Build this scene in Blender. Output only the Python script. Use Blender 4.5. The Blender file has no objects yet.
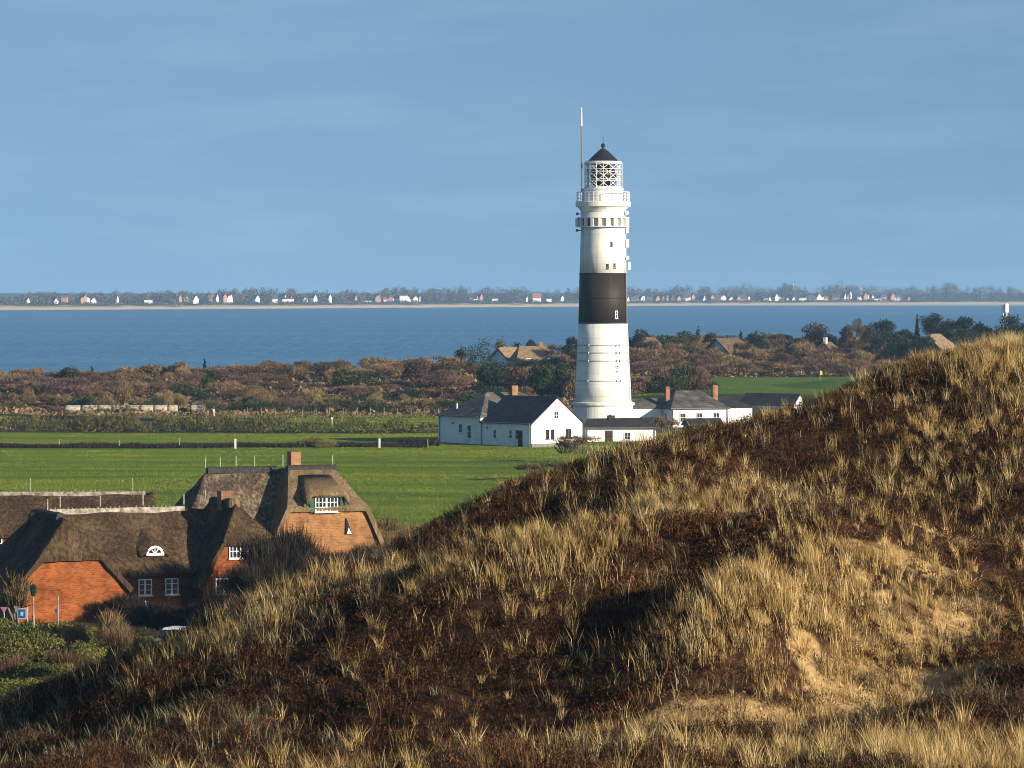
import bpy, bmesh, math, random
import numpy as np
from mathutils import Vector, Matrix

R = math.radians
F = 4000.0                      # focal length in pixels of the 1024 px wide picture
CAMZ = 19.0
TH = math.atan(94.0 / F)        # camera pitch
SUN_AZ, SUN_EL = 55.0, 14.0     # degrees to the right of straight behind the camera, height

# ------------------------------------------------------------------ camera, sky, sun, exposure
sc = bpy.context.scene
col = sc.collection
cam_data = bpy.data.cameras.new("camera")
cam_data.sensor_width = 36.0
cam_data.lens = 36.0 * F / 1024.0
cam_data.clip_start = 0.5
cam_data.clip_end = 40000.0
cam = bpy.data.objects.new("camera", cam_data)
cam.location = (0, 0, CAMZ)
cam.rotation_euler = (R(90) - TH, 0, 0)
col.objects.link(cam)
sc.camera = cam

world = bpy.data.worlds.new("World")
sc.world = world
world.use_nodes = True
wn, wl = world.node_tree.nodes, world.node_tree.links
bg = wn["Background"]
sky = wn.new("ShaderNodeTexSky")
sky.sky_type = 'NISHITA'
sky.sun_disc = False
sky.sun_elevation = R(SUN_EL)
sky.sun_rotation = R(180 - SUN_AZ)
sky.altitude = 0
sky.air_density = 1.0
sky.dust_density = 0.8
sky.ozone_density = 2.2
bg.inputs["Strength"].default_value = 0.104
tc = wn.new("ShaderNodeTexCoord")
mp = wn.new("ShaderNodeMapping")
mp.inputs["Scale"].default_value = (11.0, 4.0, 62.0)
mp.inputs["Rotation"].default_value = (0, R(1.5), 0)
nz = wn.new("ShaderNodeTexNoise")
nz.inputs["Scale"].default_value = 1.0
nz.inputs["Detail"].default_value = 8.0
nz.inputs["Roughness"].default_value = 0.55
rp = wn.new("ShaderNodeValToRGB")
rp.color_ramp.elements[0].position = 0.47
rp.color_ramp.elements[0].color = (0, 0, 0, 1)
rp.color_ramp.elements[1].position = 0.72
rp.color_ramp.elements[1].color = (1, 1, 1, 1)
mx = wn.new("ShaderNodeMixRGB")
mx.blend_type = 'MIX'
mul = wn.new("ShaderNodeMath"); mul.operation = 'MULTIPLY'; mul.inputs[1].default_value = 0.65
cl = wn.new("ShaderNodeMixRGB"); cl.blend_type = 'MULTIPLY'; cl.inputs[0].default_value = 1.0
cl.inputs[2].default_value = (1.34, 1.24, 1.15, 1)
lift = wn.new("ShaderNodeVectorMath"); lift.operation = 'ADD'; lift.inputs[1].default_value = (0, 0, 0.30)   # clear air: the blue of higher up reaches down to the horizon
nrmv = wn.new("ShaderNodeVectorMath"); nrmv.operation = 'NORMALIZE'
wl.new(tc.outputs["Generated"], lift.inputs[0]); wl.new(lift.outputs[0], nrmv.inputs[0]); wl.new(nrmv.outputs[0], sky.inputs["Vector"])
wl.new(tc.outputs["Generated"], mp.inputs["Vector"])
wl.new(mp.outputs["Vector"], nz.inputs["Vector"])
wl.new(nz.outputs["Fac"], rp.inputs["Fac"])
wl.new(rp.outputs["Color"], mul.inputs[0])
wl.new(mul.outputs[0], mx.inputs[0])
wl.new(sky.outputs["Color"], mx.inputs[1])
wl.new(sky.outputs["Color"], cl.inputs[1])
wl.new(cl.outputs["Color"], mx.inputs[2])
air = wn.new("ShaderNodeMixRGB"); air.blend_type = 'MULTIPLY'; air.inputs[0].default_value = 1.0
air.inputs[2].default_value = (0.95, 0.99, 0.94, 1)      # a cold, very clear northern air
wl.new(mx.outputs["Color"], air.inputs[1]); wl.new(air.outputs["Color"], bg.inputs["Color"])

sun_data = bpy.data.lights.new("sun", 'SUN')
sun_data.energy = 5.0
sun_data.angle = R(0.5)
sun_data.color = (1.0, 0.86, 0.66)
sun = bpy.data.objects.new("sun", sun_data)
sdir = Vector((math.sin(R(SUN_AZ)) * math.cos(R(SUN_EL)), -math.cos(R(SUN_AZ)) * math.cos(R(SUN_EL)), math.sin(R(SUN_EL))))
sun.rotation_euler = sdir.to_track_quat('Z', 'Y').to_euler()
sun.location = (60, -60, 60)
col.objects.link(sun)

sc.view_settings.view_transform = 'Standard'
sc.view_settings.look = 'None'
sc.view_settings.exposure = 0.80
sc.view_settings.gamma = 1.0
sc.view_settings.use_curve_mapping = False
sc.cycles.use_denoising = True
sc.cycles.denoiser = 'OPENIMAGEDENOISE'
sc.cycles.denoising_input_passes = 'RGB_ALBEDO_NORMAL'
sc.cycles.denoising_prefilter = 'ACCURATE'
sc.cycles.pixel_filter_type = "BLACKMAN_HARRIS"
sc.cycles.filter_width = 0.95
sc.cycles.max_bounces = 5
sc.cycles.diffuse_bounces = 2
sc.cycles.glossy_bounces = 2
sc.cycles.transmission_bounces = 4
sc.cycles.transparent_max_bounces = 6
sc.cycles.volume_bounces = 0
sc.cycles.sample_clamp_indirect = 4.0

# ------------------------------------------------------------------ helpers
def at(px, py, Y):
    """world point on the ray through a picture point at distance Y"""
    a, b = (px - 512.0) / F, (384.0 - py) / F
    c, s = math.cos(TH), math.sin(TH)
    dy, dz = c + b * s, -s + b * c
    t = Y / dy
    return Vector((a * t, Y, CAMZ + dz * t))

def zat(py, Y):
    return at(512, py, Y).z

def xat(px, Y):
    return at(px, 384, Y).x

def sstep(a, b, x):
    t = np.clip((np.asarray(x, float) - a) / (b - a), 0, 1)
    return t * t * (3 - 2 * t)

def _hash(ix, iy, seed):
    n = (ix.astype(np.int64) * 374761393 + iy.astype(np.int64) * 668265263 + seed * 974711) & 0x7fffffff
    n = ((n ^ (n >> 13)) * 1274126177) & 0x7fffffff
    n = (n ^ (n >> 16)) & 0xffff
    return n / 65535.0

def noise2(x, y, seed=0):
    x, y = np.asarray(x, float), np.asarray(y, float)
    ix, iy = np.floor(x), np.floor(y)
    fx, fy = x - ix, y - iy
    fx, fy = fx * fx * (3 - 2 * fx), fy * fy * (3 - 2 * fy)
    a, b = _hash(ix, iy, seed), _hash(ix + 1, iy, seed)
    c, d = _hash(ix, iy + 1, seed), _hash(ix + 1, iy + 1, seed)
    return (a * (1 - fx) + b * fx) * (1 - fy) + (c * (1 - fx) + d * fx) * fy

def fbm(x, y, seed=0, octs=3):
    v, amp, tot = 0, 1.0, 0
    for k in range(octs):
        v = v + amp * noise2(np.asarray(x) * 2 ** k + 17.3 * k, np.asarray(y) * 2 ** k - 9.1 * k, seed + k)
        tot += amp
        amp *= 0.5
    return v / tot

def np_mesh(name, verts, faces, tint=None, attr="tint", smooth=False):
    verts = np.asarray(verts, np.float32).reshape(-1, 3)
    faces = np.asarray(faces, np.int32)
    k = faces.shape[1]
    me = bpy.data.meshes.new(name)
    me.vertices.add(len(verts)); me.vertices.foreach_set("co", verts.ravel())
    me.loops.add(faces.size); me.loops.foreach_set("vertex_index", faces.ravel())
    me.polygons.add(len(faces))
    me.polygons.foreach_set("loop_start", np.arange(0, faces.size, k, dtype=np.int32))
    if tint is not None:
        at_ = me.attributes.new(attr, 'FLOAT', 'POINT')
        at_.data.foreach_set("value", np.asarray(tint, np.float32))
    if smooth:
        me.polygons.foreach_set("use_smooth", np.ones(len(faces), dtype=bool))
    me.update(calc_edges=True)
    return me

def link(name, me, m=None, parent=None):
    o = bpy.data.objects.new(name, me)
    if m is not None and me is not None:
        me.materials.append(m)
    col.objects.link(o)
    if parent is not None:
        o.parent = parent
    return o

def tag(o, label=None, cat=None, group=None, kind=None):
    if label: o["label"] = label
    if cat: o["category"] = cat
    if group: o["group"] = group
    if kind: o["kind"] = kind
    return o

def empty(name, loc, rz=0.0):
    o = bpy.data.objects.new(name, None)
    o.empty_display_size = 0.3
    o.location = loc
    o.rotation_euler = (0, 0, rz)
    col.objects.link(o)
    return o

def copy_tree(o, parent=None):
    c = o.copy()
    col.objects.link(c)
    if parent is not None:
        c.parent = parent
    for ch in list(o.children):
        copy_tree(ch, c)
    return c

class MB:
    """collects shapes, then builds ONE mesh object"""
    def __init__(s):
        s.v, s.f = [], []
    def add(s, vs, fs):
        n = len(s.v)
        s.v += [tuple(p) for p in vs]
        s.f += [tuple(i + n for i in f) for f in fs]
        return s
    def box(s, c, d, rz=0.0):
        hx, hy, hz = d[0] / 2, d[1] / 2, d[2] / 2
        ca, sa = math.cos(rz), math.sin(rz)
        vs = []
        for z in (-hz, hz):
            for x, y in ((-hx, -hy), (hx, -hy), (hx, hy), (-hx, hy)):
                vs.append((c[0] + x * ca - y * sa, c[1] + x * sa + y * ca, c[2] + z))
        return s.add(vs, [(3, 2, 1, 0), (4, 5, 6, 7), (0, 1, 5, 4), (1, 2, 6, 5), (2, 3, 7, 6), (3, 0, 4, 7)])
    def lathe(s, prof, n=32, c=(0, 0, 0), cap=True):
        vs, fs = [], []
        for r, z in prof:
            for k in range(n):
                a = 2 * math.pi * k / n
                vs.append((c[0] + r * math.cos(a), c[1] + r * math.sin(a), c[2] + z))
        for j in range(len(prof) - 1):
            for k in range(n):
                k2 = (k + 1) % n
                fs.append((j * n + k, j * n + k2, (j + 1) * n + k2, (j + 1) * n + k))
        if cap:
            fs.append(tuple(range(n - 1, -1, -1)))
            fs.append(tuple(range((len(prof) - 1) * n, len(prof) * n)))
        return s.add(vs, fs)
    def tube(s, pts, rads, n=6):
        pts = [Vector(p) for p in pts]
        if not isinstance(rads, (list, tuple)):
            rads = [rads] * len(pts)
        vs, fs = [], []
        for i, p in enumerate(pts):
            d = (pts[min(i + 1, len(pts) - 1)] - pts[max(i - 1, 0)])
            d = d.normalized() if d.length > 0 else Vector((0, 0, 1))
            ref = Vector((0, 0, 1)) if abs(d.z) < 0.9 else Vector((1, 0, 0))
            e1 = d.cross(ref).normalized(); e2 = d.cross(e1)
            for k in range(n):
                a = 2 * math.pi * k / n
                q = p + (e1 * math.cos(a) + e2 * math.sin(a)) * rads[i]
                vs.append(tuple(q))
        for j in range(len(pts) - 1):
            for k in range(n):
                k2 = (k + 1) % n
                fs.append((j * n + k, j * n + k2, (j + 1) * n + k2, (j + 1) * n + k))
        fs.append(tuple(range(n - 1, -1, -1)))
        fs.append(tuple(range((len(pts) - 1) * n, len(pts) * n)))
        return s.add(vs, fs)
    def build(s, name, m, parent=None, smooth=False, bevel=0.0, solid=0.0):
        me = bpy.data.meshes.new(name)
        me.from_pydata(s.v, [], s.f)
        bm = bmesh.new(); bm.from_mesh(me)
        bmesh.ops.recalc_face_normals(bm, faces=bm.faces)
        bm.to_mesh(me); bm.free()
        if smooth:
            for p in me.polygons: p.use_smooth = True
        o = link(name, me, m, parent)
        if solid:
            md = o.modifiers.new("thick", 'SOLIDIFY'); md.thickness = solid; md.offset = -1
        if bevel:
            md = o.modifiers.new("bevel", 'BEVEL'); md.width = bevel; md.segments = 2; md.limit_method = 'ANGLE'
        return o

# ------------------------------------------------------------------ materials
def new_mat(name):
    m = bpy.data.materials.new(name)
    m.use_nodes = True
    nt = m.node_tree
    return m, nt.nodes, nt.links, nt.nodes["Principled BSDF"]

def ramp(n, stops):
    r = n.new("ShaderNodeValToRGB")
    e = r.color_ramp.elements
    while len(e) < len(stops): e.new(0.5)
    for k, (p, c) in enumerate(stops):
        e[k].position = p
        e[k].color = (c[0], c[1], c[2], 1)
    return r

def mat(name, stops, scale=3.0, rough=0.8, spec=0.2, bump=0.0, stretch=(1, 1, 1), detail=5.0, metal=0.0, coords="Object", bscale=None):
    """colour that wanders between the given stops by noise, with a little bump"""
    m, n, l, p = new_mat(name)
    p.inputs["Roughness"].default_value = rough
    p.inputs["Specular IOR Level"].default_value = spec
    p.inputs["Metallic"].default_value = metal
    if not isinstance(stops[0][0], (tuple, list)):
        pass
    t = n.new("ShaderNodeTexCoord")
    mpn = n.new("ShaderNodeMapping"); mpn.inputs["Scale"].default_value = stretch
    nz_ = n.new("ShaderNodeTexNoise"); nz_.inputs["Scale"].default_value = scale; nz_.inputs["Detail"].default_value = detail
    r = ramp(n, stops)
    l.new(t.outputs[coords], mpn.inputs["Vector"]); l.new(mpn.outputs["Vector"], nz_.inputs["Vector"])
    l.new(nz_.outputs["Fac"], r.inputs["Fac"]); l.new(r.outputs["Color"], p.inputs["Base Color"])
    if bump:
        b = n.new("ShaderNodeBump"); b.inputs["Strength"].default_value = bump; b.inputs["Distance"].default_value = 0.05
        nb = n.new("ShaderNodeTexNoise"); nb.inputs["Scale"].default_value = bscale or scale * 4; nb.inputs["Detail"].default_value = 4
        l.new(mpn.outputs["Vector"], nb.inputs["Vector"]); l.new(nb.outputs["Fac"], b.inputs["Height"])
        l.new(b.outputs["Normal"], p.inputs["Normal"])
    return m

def leaf_mat(name, c0, c1, c2=None, rnd=0.25, transl=0.0):
    """foliage: each leaf's own tint between two or three colours, plus a tint of the whole plant"""
    m, n, l, p = new_mat(name)
    p.inputs["Roughness"].default_value = 0.75
    p.inputs["Specular IOR Level"].default_value = 0.04
    a = n.new("ShaderNodeAttribute"); a.attribute_name = "tint"
    st = [(0.0, c0), (1.0, c1)] if c2 is None else [(0.0, c0), (0.5, c1), (1.0, c2)]
    r = ramp(n, st)
    oi = n.new("ShaderNodeObjectInfo")
    ma = n.new("ShaderNodeMath"); ma.operation = 'MULTIPLY_ADD'; ma.inputs[1].default_value = 2 * rnd; ma.inputs[2].default_value = -rnd
    ad = n.new("ShaderNodeMath"); ad.operation = 'ADD'
    l.new(oi.outputs["Random"], ma.inputs[0]); l.new(a.outputs["Fac"], ad.inputs[0]); l.new(ma.outputs[0], ad.inputs[1])
    l.new(ad.outputs[0], r.inputs["Fac"]); l.new(r.outputs["Color"], p.inputs["Base Color"])
    if transl:
        tr = n.new("ShaderNodeBsdfTranslucent"); mxs = n.new("ShaderNodeMixShader"); mxs.inputs[0].default_value = transl
        l.new(r.outputs["Color"], tr.inputs["Color"]); l.new(p.outputs[0], mxs.inputs[1]); l.new(tr.outputs[0], mxs.inputs[2])
        l.new(mxs.outputs[0], n["Material Output"].inputs["Surface"])
    return m

def brick_mat(name, c1, c2, mortar, dirt=None):
    m, n, l, p = new_mat(name)
    p.inputs["Roughness"].default_value = 0.85; p.inputs["Specular IOR Level"].default_value = 0.1
    t = n.new("ShaderNodeTexCoord"); sx = n.new("ShaderNodeSeparateXYZ"); ad = n.new("ShaderNodeMath"); ad.operation = 'ADD'
    cx = n.new("ShaderNodeCombineXYZ"); b = n.new("ShaderNodeTexBrick")
    b.inputs["Scale"].default_value = 1.0; b.inputs["Brick Width"].default_value = 0.26; b.inputs["Row Height"].default_value = 0.115
    b.inputs["Mortar Size"].default_value = 0.009; b.inputs["Color1"].default_value = (*c1, 1); b.inputs["Color2"].default_value = (*c2, 1)
    b.inputs["Mortar"].default_value = (*mortar, 1); b.inputs["Bias"].default_value = -0.1
    l.new(t.outputs["Object"], sx.inputs[0]); l.new(sx.outputs["X"], ad.inputs[0]); l.new(sx.outputs["Y"], ad.inputs[1])
    l.new(ad.outputs[0], cx.inputs["X"]); l.new(sx.outputs["Z"], cx.inputs["Y"]); l.new(cx.outputs[0], b.inputs["Vector"])
    nz_ = n.new("ShaderNodeTexNoise"); nz_.inputs["Scale"].default_value = 0.9; nz_.inputs["Detail"].default_value = 6
    r = ramp(n, [(0.3, (0.45, 0.42, 0.42)), (0.5, (0.9, 0.9, 0.9)), (0.7, (1.15, 1.15, 1.12))])
    mm = n.new("ShaderNodeMixRGB"); mm.blend_type = 'MULTIPLY'; mm.inputs[0].default_value = 1
    l.new(t.outputs["Object"], nz_.inputs["Vector"]); l.new(nz_.outputs["Fac"], r.inputs["Fac"])
    l.new(b.outputs["Color"], mm.inputs[1]); l.new(r.outputs["Color"], mm.inputs[2]); l.new(mm.outputs[0], p.inputs["Base Color"])
    bu = n.new("ShaderNodeBump"); bu.inputs["Strength"].default_value = 0.4; bu.inputs["Distance"].default_value = 0.02; bu.invert = True
    l.new(b.outputs["Fac"], bu.inputs["Height"]); l.new(bu.outputs["Normal"], p.inputs["Normal"])
    return m

def thatch_mat(name, c0, c1, c2):
    """reed roof: fine streaks running down the slope, blotches of moss and weathering"""
    m, n, l, p = new_mat(name)
    p.inputs["Roughness"].default_value = 0.95; p.inputs["Specular IOR Level"].default_value = 0.05
    t = n.new("ShaderNodeTexCoord"); mp1 = n.new("ShaderNodeMapping"); mp1.inputs["Scale"].default_value = (4.5, 4.5, 0.8)
    n1 = n.new("ShaderNodeTexNoise"); n1.inputs["Scale"].default_value = 1.0; n1.inputs["Detail"].default_value = 5; n1.inputs["Roughness"].default_value = 0.7
    n2 = n.new("ShaderNodeTexNoise"); n2.inputs["Scale"].default_value = 0.55; n2.inputs["Detail"].default_value = 4
    mxv = n.new("ShaderNodeMath"); mxv.operation = 'MULTIPLY_ADD'; mxv.inputs[1].default_value = 0.62
    sc2 = n.new("ShaderNodeMath"); sc2.operation = 'MULTIPLY'; sc2.inputs[1].default_value = 0.38
    r = ramp(n, [(0.34, c0), (0.5, c1), (0.68, c2)])
    l.new(t.outputs["Object"], mp1.inputs["Vector"]); l.new(mp1.outputs["Vector"], n1.inputs["Vector"]); l.new(t.outputs["Object"], n2.inputs["Vector"])
    l.new(n2.outputs["Fac"], sc2.inputs[0]); l.new(n1.outputs["Fac"], mxv.inputs[0]); l.new(sc2.outputs[0], mxv.inputs[2])
    l.new(mxv.outputs[0], r.inputs["Fac"]); l.new(r.outputs["Color"], p.inputs["Base Color"])
    b = n.new("ShaderNodeBump"); b.inputs["Strength"].default_value = 1.0; b.inputs["Distance"].default_value = 0.2
    l.new(n1.outputs["Fac"], b.inputs["Height"]); l.new(b.outputs["Normal"], p.inputs["Normal"])
    return m

def tile_mat(name, stops):
    """slate: rows of tiles of slightly different tone"""
    m, n, l, p = new_mat(name)
    p.inputs["Roughness"].default_value = 0.65; p.inputs["Specular IOR Level"].default_value = 0.25
    t = n.new("ShaderNodeTexCoord"); sx = n.new("ShaderNodeSeparateXYZ"); ad = n.new("ShaderNodeMath"); ad.operation = 'ADD'; cx = n.new("ShaderNodeCombineXYZ")
    b = n.new("ShaderNodeTexBrick"); b.inputs["Scale"].default_value = 1.0; b.inputs["Brick Width"].default_value = 0.45; b.inputs["Row Height"].default_value = 0.28
    b.inputs["Mortar Size"].default_value = 0.02; b.inputs["Color1"].default_value = (0.75, 0.75, 0.75, 1); b.inputs["Color2"].default_value = (1.2, 1.2, 1.2, 1); b.inputs["Mortar"].default_value = (0.5, 0.5, 0.5, 1)
    nz_ = n.new("ShaderNodeTexNoise"); nz_.inputs["Scale"].default_value = 0.8; nz_.inputs["Detail"].default_value = 8
    r = ramp(n, stops); mm = n.new("ShaderNodeMixRGB"); mm.blend_type = 'MULTIPLY'; mm.inputs[0].default_value = 1
    l.new(t.outputs["Object"], sx.inputs[0]); l.new(sx.outputs["X"], ad.inputs[0]); l.new(sx.outputs["Y"], ad.inputs[1]); l.new(ad.outputs[0], cx.inputs["X"]); l.new(sx.outputs["Z"], cx.inputs["Y"])
    l.new(cx.outputs[0], b.inputs["Vector"]); l.new(t.outputs["Object"], nz_.inputs["Vector"]); l.new(nz_.outputs["Fac"], r.inputs["Fac"])
    l.new(r.outputs["Color"], mm.inputs[1]); l.new(b.outputs["Color"], mm.inputs[2]); l.new(mm.outputs[0], p.inputs["Base Color"])
    bu = n.new("ShaderNodeBump"); bu.inputs["Strength"].default_value = 0.6; bu.inputs["Distance"].default_value = 0.05; bu.invert = True
    l.new(b.outputs["Fac"], bu.inputs["Height"]); l.new(bu.outputs["Normal"], p.inputs["Normal"])
    return m

def glass_mat():
    m, n, l, p = new_mat("window_glass")
    p.inputs["Base Color"].default_value = (0.02, 0.025, 0.03, 1); p.inputs["Roughness"].default_value = 0.08
    p.inputs["Specular IOR Level"].default_value = 0.6
    nz_ = n.new("ShaderNodeTexNoise"); nz_.inputs["Scale"].default_value = 1.5
    b = n.new("ShaderNodeBump"); b.inputs["Strength"].default_value = 0.05
    l.new(nz_.outputs["Fac"], b.inputs["Height"]); l.new(b.outputs["Normal"], p.inputs["Normal"])
    return m

M = {}
M["white_paint"] = mat("white_paint", [(0.3, (0.74, 0.74, 0.72)), (0.7, (0.82, 0.82, 0.8))], scale=1.2, rough=0.55, bump=0.1, stretch=(1, 1, 0.25))
def tower_paint(name, base, dirt):
    m, n, l, p = new_mat(name)
    p.inputs["Roughness"].default_value = 0.6; p.inputs["Specular IOR Level"].default_value = 0.2
    t = n.new("ShaderNodeTexCoord")
    def nz(scale, st, det):
        k = n.new("ShaderNodeTexNoise"); k.inputs["Scale"].default_value = scale; k.inputs["Detail"].default_value = det
        q = n.new("ShaderNodeMapping"); q.inputs["Scale"].default_value = st
        l.new(t.outputs["Object"], q.inputs["Vector"]); l.new(q.outputs["Vector"], k.inputs["Vector"]); return k
    a_, b_ = nz(1.0, (1.6, 1.6, 0.10), 8), nz(1.0, (0.35, 0.35, 0.5), 6)
    ra = ramp(n, [(0.54, (0, 0, 0)), (0.72, (0.6, 0.6, 0.6))]); rb = ramp(n, [(0.3, [c * 0.86 for c in base]), (0.6, base)])
    mx_ = n.new("ShaderNodeMixRGB"); mx_.inputs[2].default_value = (*dirt, 1)
    l.new(a_.outputs["Fac"], ra.inputs["Fac"]); l.new(b_.outputs["Fac"], rb.inputs["Fac"])
    l.new(ra.outputs["Color"], mx_.inputs[0]); l.new(rb.outputs["Color"], mx_.inputs[1])
    sx = n.new("ShaderNodeSeparateXYZ"); w = n.new("ShaderNodeMath"); w.operation = 'MODULO'; w.inputs[1].default_value = 1.55
    w2 = n.new("ShaderNodeMath"); w2.operation = 'LESS_THAN'; w2.inputs[1].default_value = 0.07
    w3 = n.new("ShaderNodeMath"); w3.operation = 'MULTIPLY'; w3.inputs[1].default_value = 0.28
    m2 = n.new("ShaderNodeMixRGB"); m2.inputs[2].default_value = (*[c * 0.7 for c in dirt], 1)
    l.new(t.outputs["Object"], sx.inputs[0]); l.new(sx.outputs["Z"], w.inputs[0]); l.new(w.outputs[0], w2.inputs[0]); l.new(w2.outputs[0], w3.inputs[0])
    l.new(w3.outputs[0], m2.inputs[0]); l.new(mx_.outputs[0], m2.inputs[1]); l.new(m2.outputs[0], p.inputs["Base Color"])
    bu = n.new("ShaderNodeBump"); bu.inputs["Strength"].default_value = 0.25; bu.inputs["Distance"].default_value = 0.06
    l.new(b_.outputs["Fac"], bu.inputs["Height"]); l.new(bu.outputs["Normal"], p.inputs["Normal"])
    return m
M["tower_white"] = tower_paint("tower_white", (0.80, 0.79, 0.77), (0.46, 0.40, 0.33))
M["tower_black"] = tower_paint("tower_black", (0.030, 0.0235, 0.019), (0.062, 0.047, 0.036))
M["wall_white"] = mat("wall_white", [(0.25, (0.62, 0.61, 0.58)), (0.5, (0.77, 0.765, 0.75)), (0.75, (0.8, 0.8, 0.79))], scale=0.7, rough=0.8, bump=0.15, stretch=(1, 1, 0.5))
M["slate"] = tile_mat("slate", [(0.3, (0.022, 0.022, 0.025)), (0.7, (0.055, 0.052, 0.053))])
M["grey_slate"] = tile_mat("grey_slate", [(0.3, (0.055, 0.05, 0.046)), (0.6, (0.13, 0.118, 0.108)), (0.8, (0.24, 0.22, 0.2))])
M["tar_roof"] = mat("tar_roof", [(0.3, (0.025, 0.022, 0.022)), (0.7, (0.05, 0.045, 0.045))], scale=2, rough=0.7, bump=0.2)
M["dark_iron"] = mat("dark_iron", [(0.3, (0.012, 0.012, 0.013)), (0.7, (0.025, 0.024, 0.024))], scale=4, rough=0.45, spec=0.4)
M["grey_metal"] = mat("grey_metal", [(0.3, (0.3, 0.31, 0.32)), (0.7, (0.42, 0.43, 0.44))], scale=4, rough=0.45, spec=0.4)
M["white_metal"] = mat("white_metal", [(0.3, (0.72, 0.73, 0.73)), (0.7, (0.8, 0.8, 0.8))], scale=4, rough=0.4, spec=0.4)
M["brick_orange"] = brick_mat("brick_orange", (0.30, 0.085, 0.020), (0.17, 0.042, 0.013), (0.22, 0.12, 0.065))
M["brick_tan"] = brick_mat("brick_tan", (0.33, 0.16, 0.062), (0.22, 0.095, 0.036), (0.34, 0.23, 0.13))
M["brick_chimney"] = brick_mat("brick_chimney", (0.33, 0.17, 0.095), (0.24, 0.11, 0.06), (0.3, 0.22, 0.16))
M["thatch_brown"] = thatch_mat("thatch_brown", (0.02, 0.013, 0.008), (0.068, 0.045, 0.027), (0.17, 0.115, 0.065))
M["thatch_grey"] = thatch_mat("thatch_grey", (0.022, 0.016, 0.012), (0.115, 0.084, 0.06), (0.36, 0.28, 0.2))
M["thatch_tan"] = thatch_mat("thatch_tan", (0.09, 0.06, 0.032), (0.19, 0.135, 0.075), (0.30, 0.22, 0.13))
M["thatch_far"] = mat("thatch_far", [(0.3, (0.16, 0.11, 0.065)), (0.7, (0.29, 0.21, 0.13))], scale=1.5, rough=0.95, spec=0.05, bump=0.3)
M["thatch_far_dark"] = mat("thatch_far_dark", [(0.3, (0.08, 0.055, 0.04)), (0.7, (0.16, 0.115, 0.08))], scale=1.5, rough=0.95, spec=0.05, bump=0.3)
M["ridge_lath"] = mat("ridge_lath", [(0.35, (0.12, 0.10, 0.075)), (0.65, (0.42, 0.38, 0.32))], scale=3, rough=0.8)
M["ridge_heath"] = mat("ridge_heath", [(0.3, (0.022, 0.022, 0.022)), (0.7, (0.06, 0.058, 0.055))], scale=5, rough=0.95, bump=0.5)
M["glass"] = glass_mat()
M["lamp_green"] = mat("lamp_green", [(0.3, (0.008, 0.02, 0.014)), (0.7, (0.015, 0.035, 0.025))], scale=4, rough=0.5)
M["green_shutter"] = mat("green_shutter", [(0.3, (0.01, 0.07, 0.04)), (0.7, (0.015, 0.10, 0.055))], scale=4, rough=0.5)
M["wire"] = mat("wire", [(0.3, (0.05, 0.05, 0.05)), (0.7, (0.1, 0.1, 0.1))], scale=4, rough=0.7)
M["mast_grey"] = mat("mast_grey", [(0.3, (0.12, 0.12, 0.125)), (0.7, (0.2, 0.2, 0.2))], scale=4, rough=0.6)
M["wood_post"] = mat("wood_post", [(0.3, (0.18, 0.155, 0.12)), (0.7, (0.36, 0.32, 0.27))], scale=6, rough=0.9, bump=0.3)
M["pale_post"] = mat("pale_post", [(0.3, (0.5, 0.49, 0.46)), (0.7, (0.68, 0.67, 0.64))], scale=6, rough=0.8)
M["dark_wood"] = mat("dark_wood", [(0.3, (0.03, 0.022, 0.016)), (0.7, (0.07, 0.05, 0.035))], scale=5, rough=0.9, bump=0.3)
M["bark"] = mat("bark", [(0.3, (0.05, 0.036, 0.026)), (0.7, (0.12, 0.09, 0.068))], scale=6, rough=0.95, bump=0.5)
M["pale_bark"] = mat("pale_bark", [(0.3, (0.16, 0.13, 0.10)), (0.7, (0.28, 0.23, 0.18))], scale=6, rough=0.95, bump=0.4)
M["bale_wrap"] = mat("bale_wrap", [(0.3, (0.2, 0.16, 0.11)), (0.5, (0.4, 0.36, 0.28)), (0.75, (0.52, 0.48, 0.39))], scale=2.5, rough=0.5, spec=0.3, bump=0.4)
M["blue_paint"] = mat("blue_paint", [(0.3, (0.008, 0.06, 0.2)), (0.7, (0.012, 0.085, 0.26))], scale=4, rough=0.4)
M["blue_cloth"] = mat("blue_cloth", [(0.3, (0.02, 0.05, 0.16)), (0.7, (0.03, 0.08, 0.24))], scale=4, rough=0.9, bump=0.3)
M["pink_paint"] = mat("pink_paint", [(0.3, (0.2, 0.09, 0.16)), (0.7, (0.27, 0.13, 0.21))], scale=4, rough=0.5)
M["yellow_cloth"] = mat("yellow_cloth", [(0.3, (0.6, 0.42, 0.04)), (0.7, (0.7, 0.5, 0.06))], scale=4, rough=0.8)
M["rubber"] = mat("rubber", [(0.3, (0.012, 0.012, 0.012)), (0.7, (0.02, 0.02, 0.02))], scale=4, rough=0.8)
M["sand_beach"] = mat("sand_beach", [(0.3, (0.42, 0.33, 0.22)), (0.7, (0.55, 0.45, 0.31))], scale=0.05, rough=0.9)
M["roof_red"] = mat("roof_red", [(0.3, (0.26, 0.09, 0.05)), (0.7, (0.38, 0.15, 0.08))], scale=1, rough=0.8)
M["roof_far_grey"] = mat("roof_far_grey", [(0.3, (0.07, 0.07, 0.075)), (0.7, (0.14, 0.13, 0.13))], scale=1, rough=0.8)
M["wall_far_brick"] = mat("wall_far_brick", [(0.3, (0.36, 0.19, 0.12)), (0.7, (0.46, 0.27, 0.18))], scale=1, rough=0.9)
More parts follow.
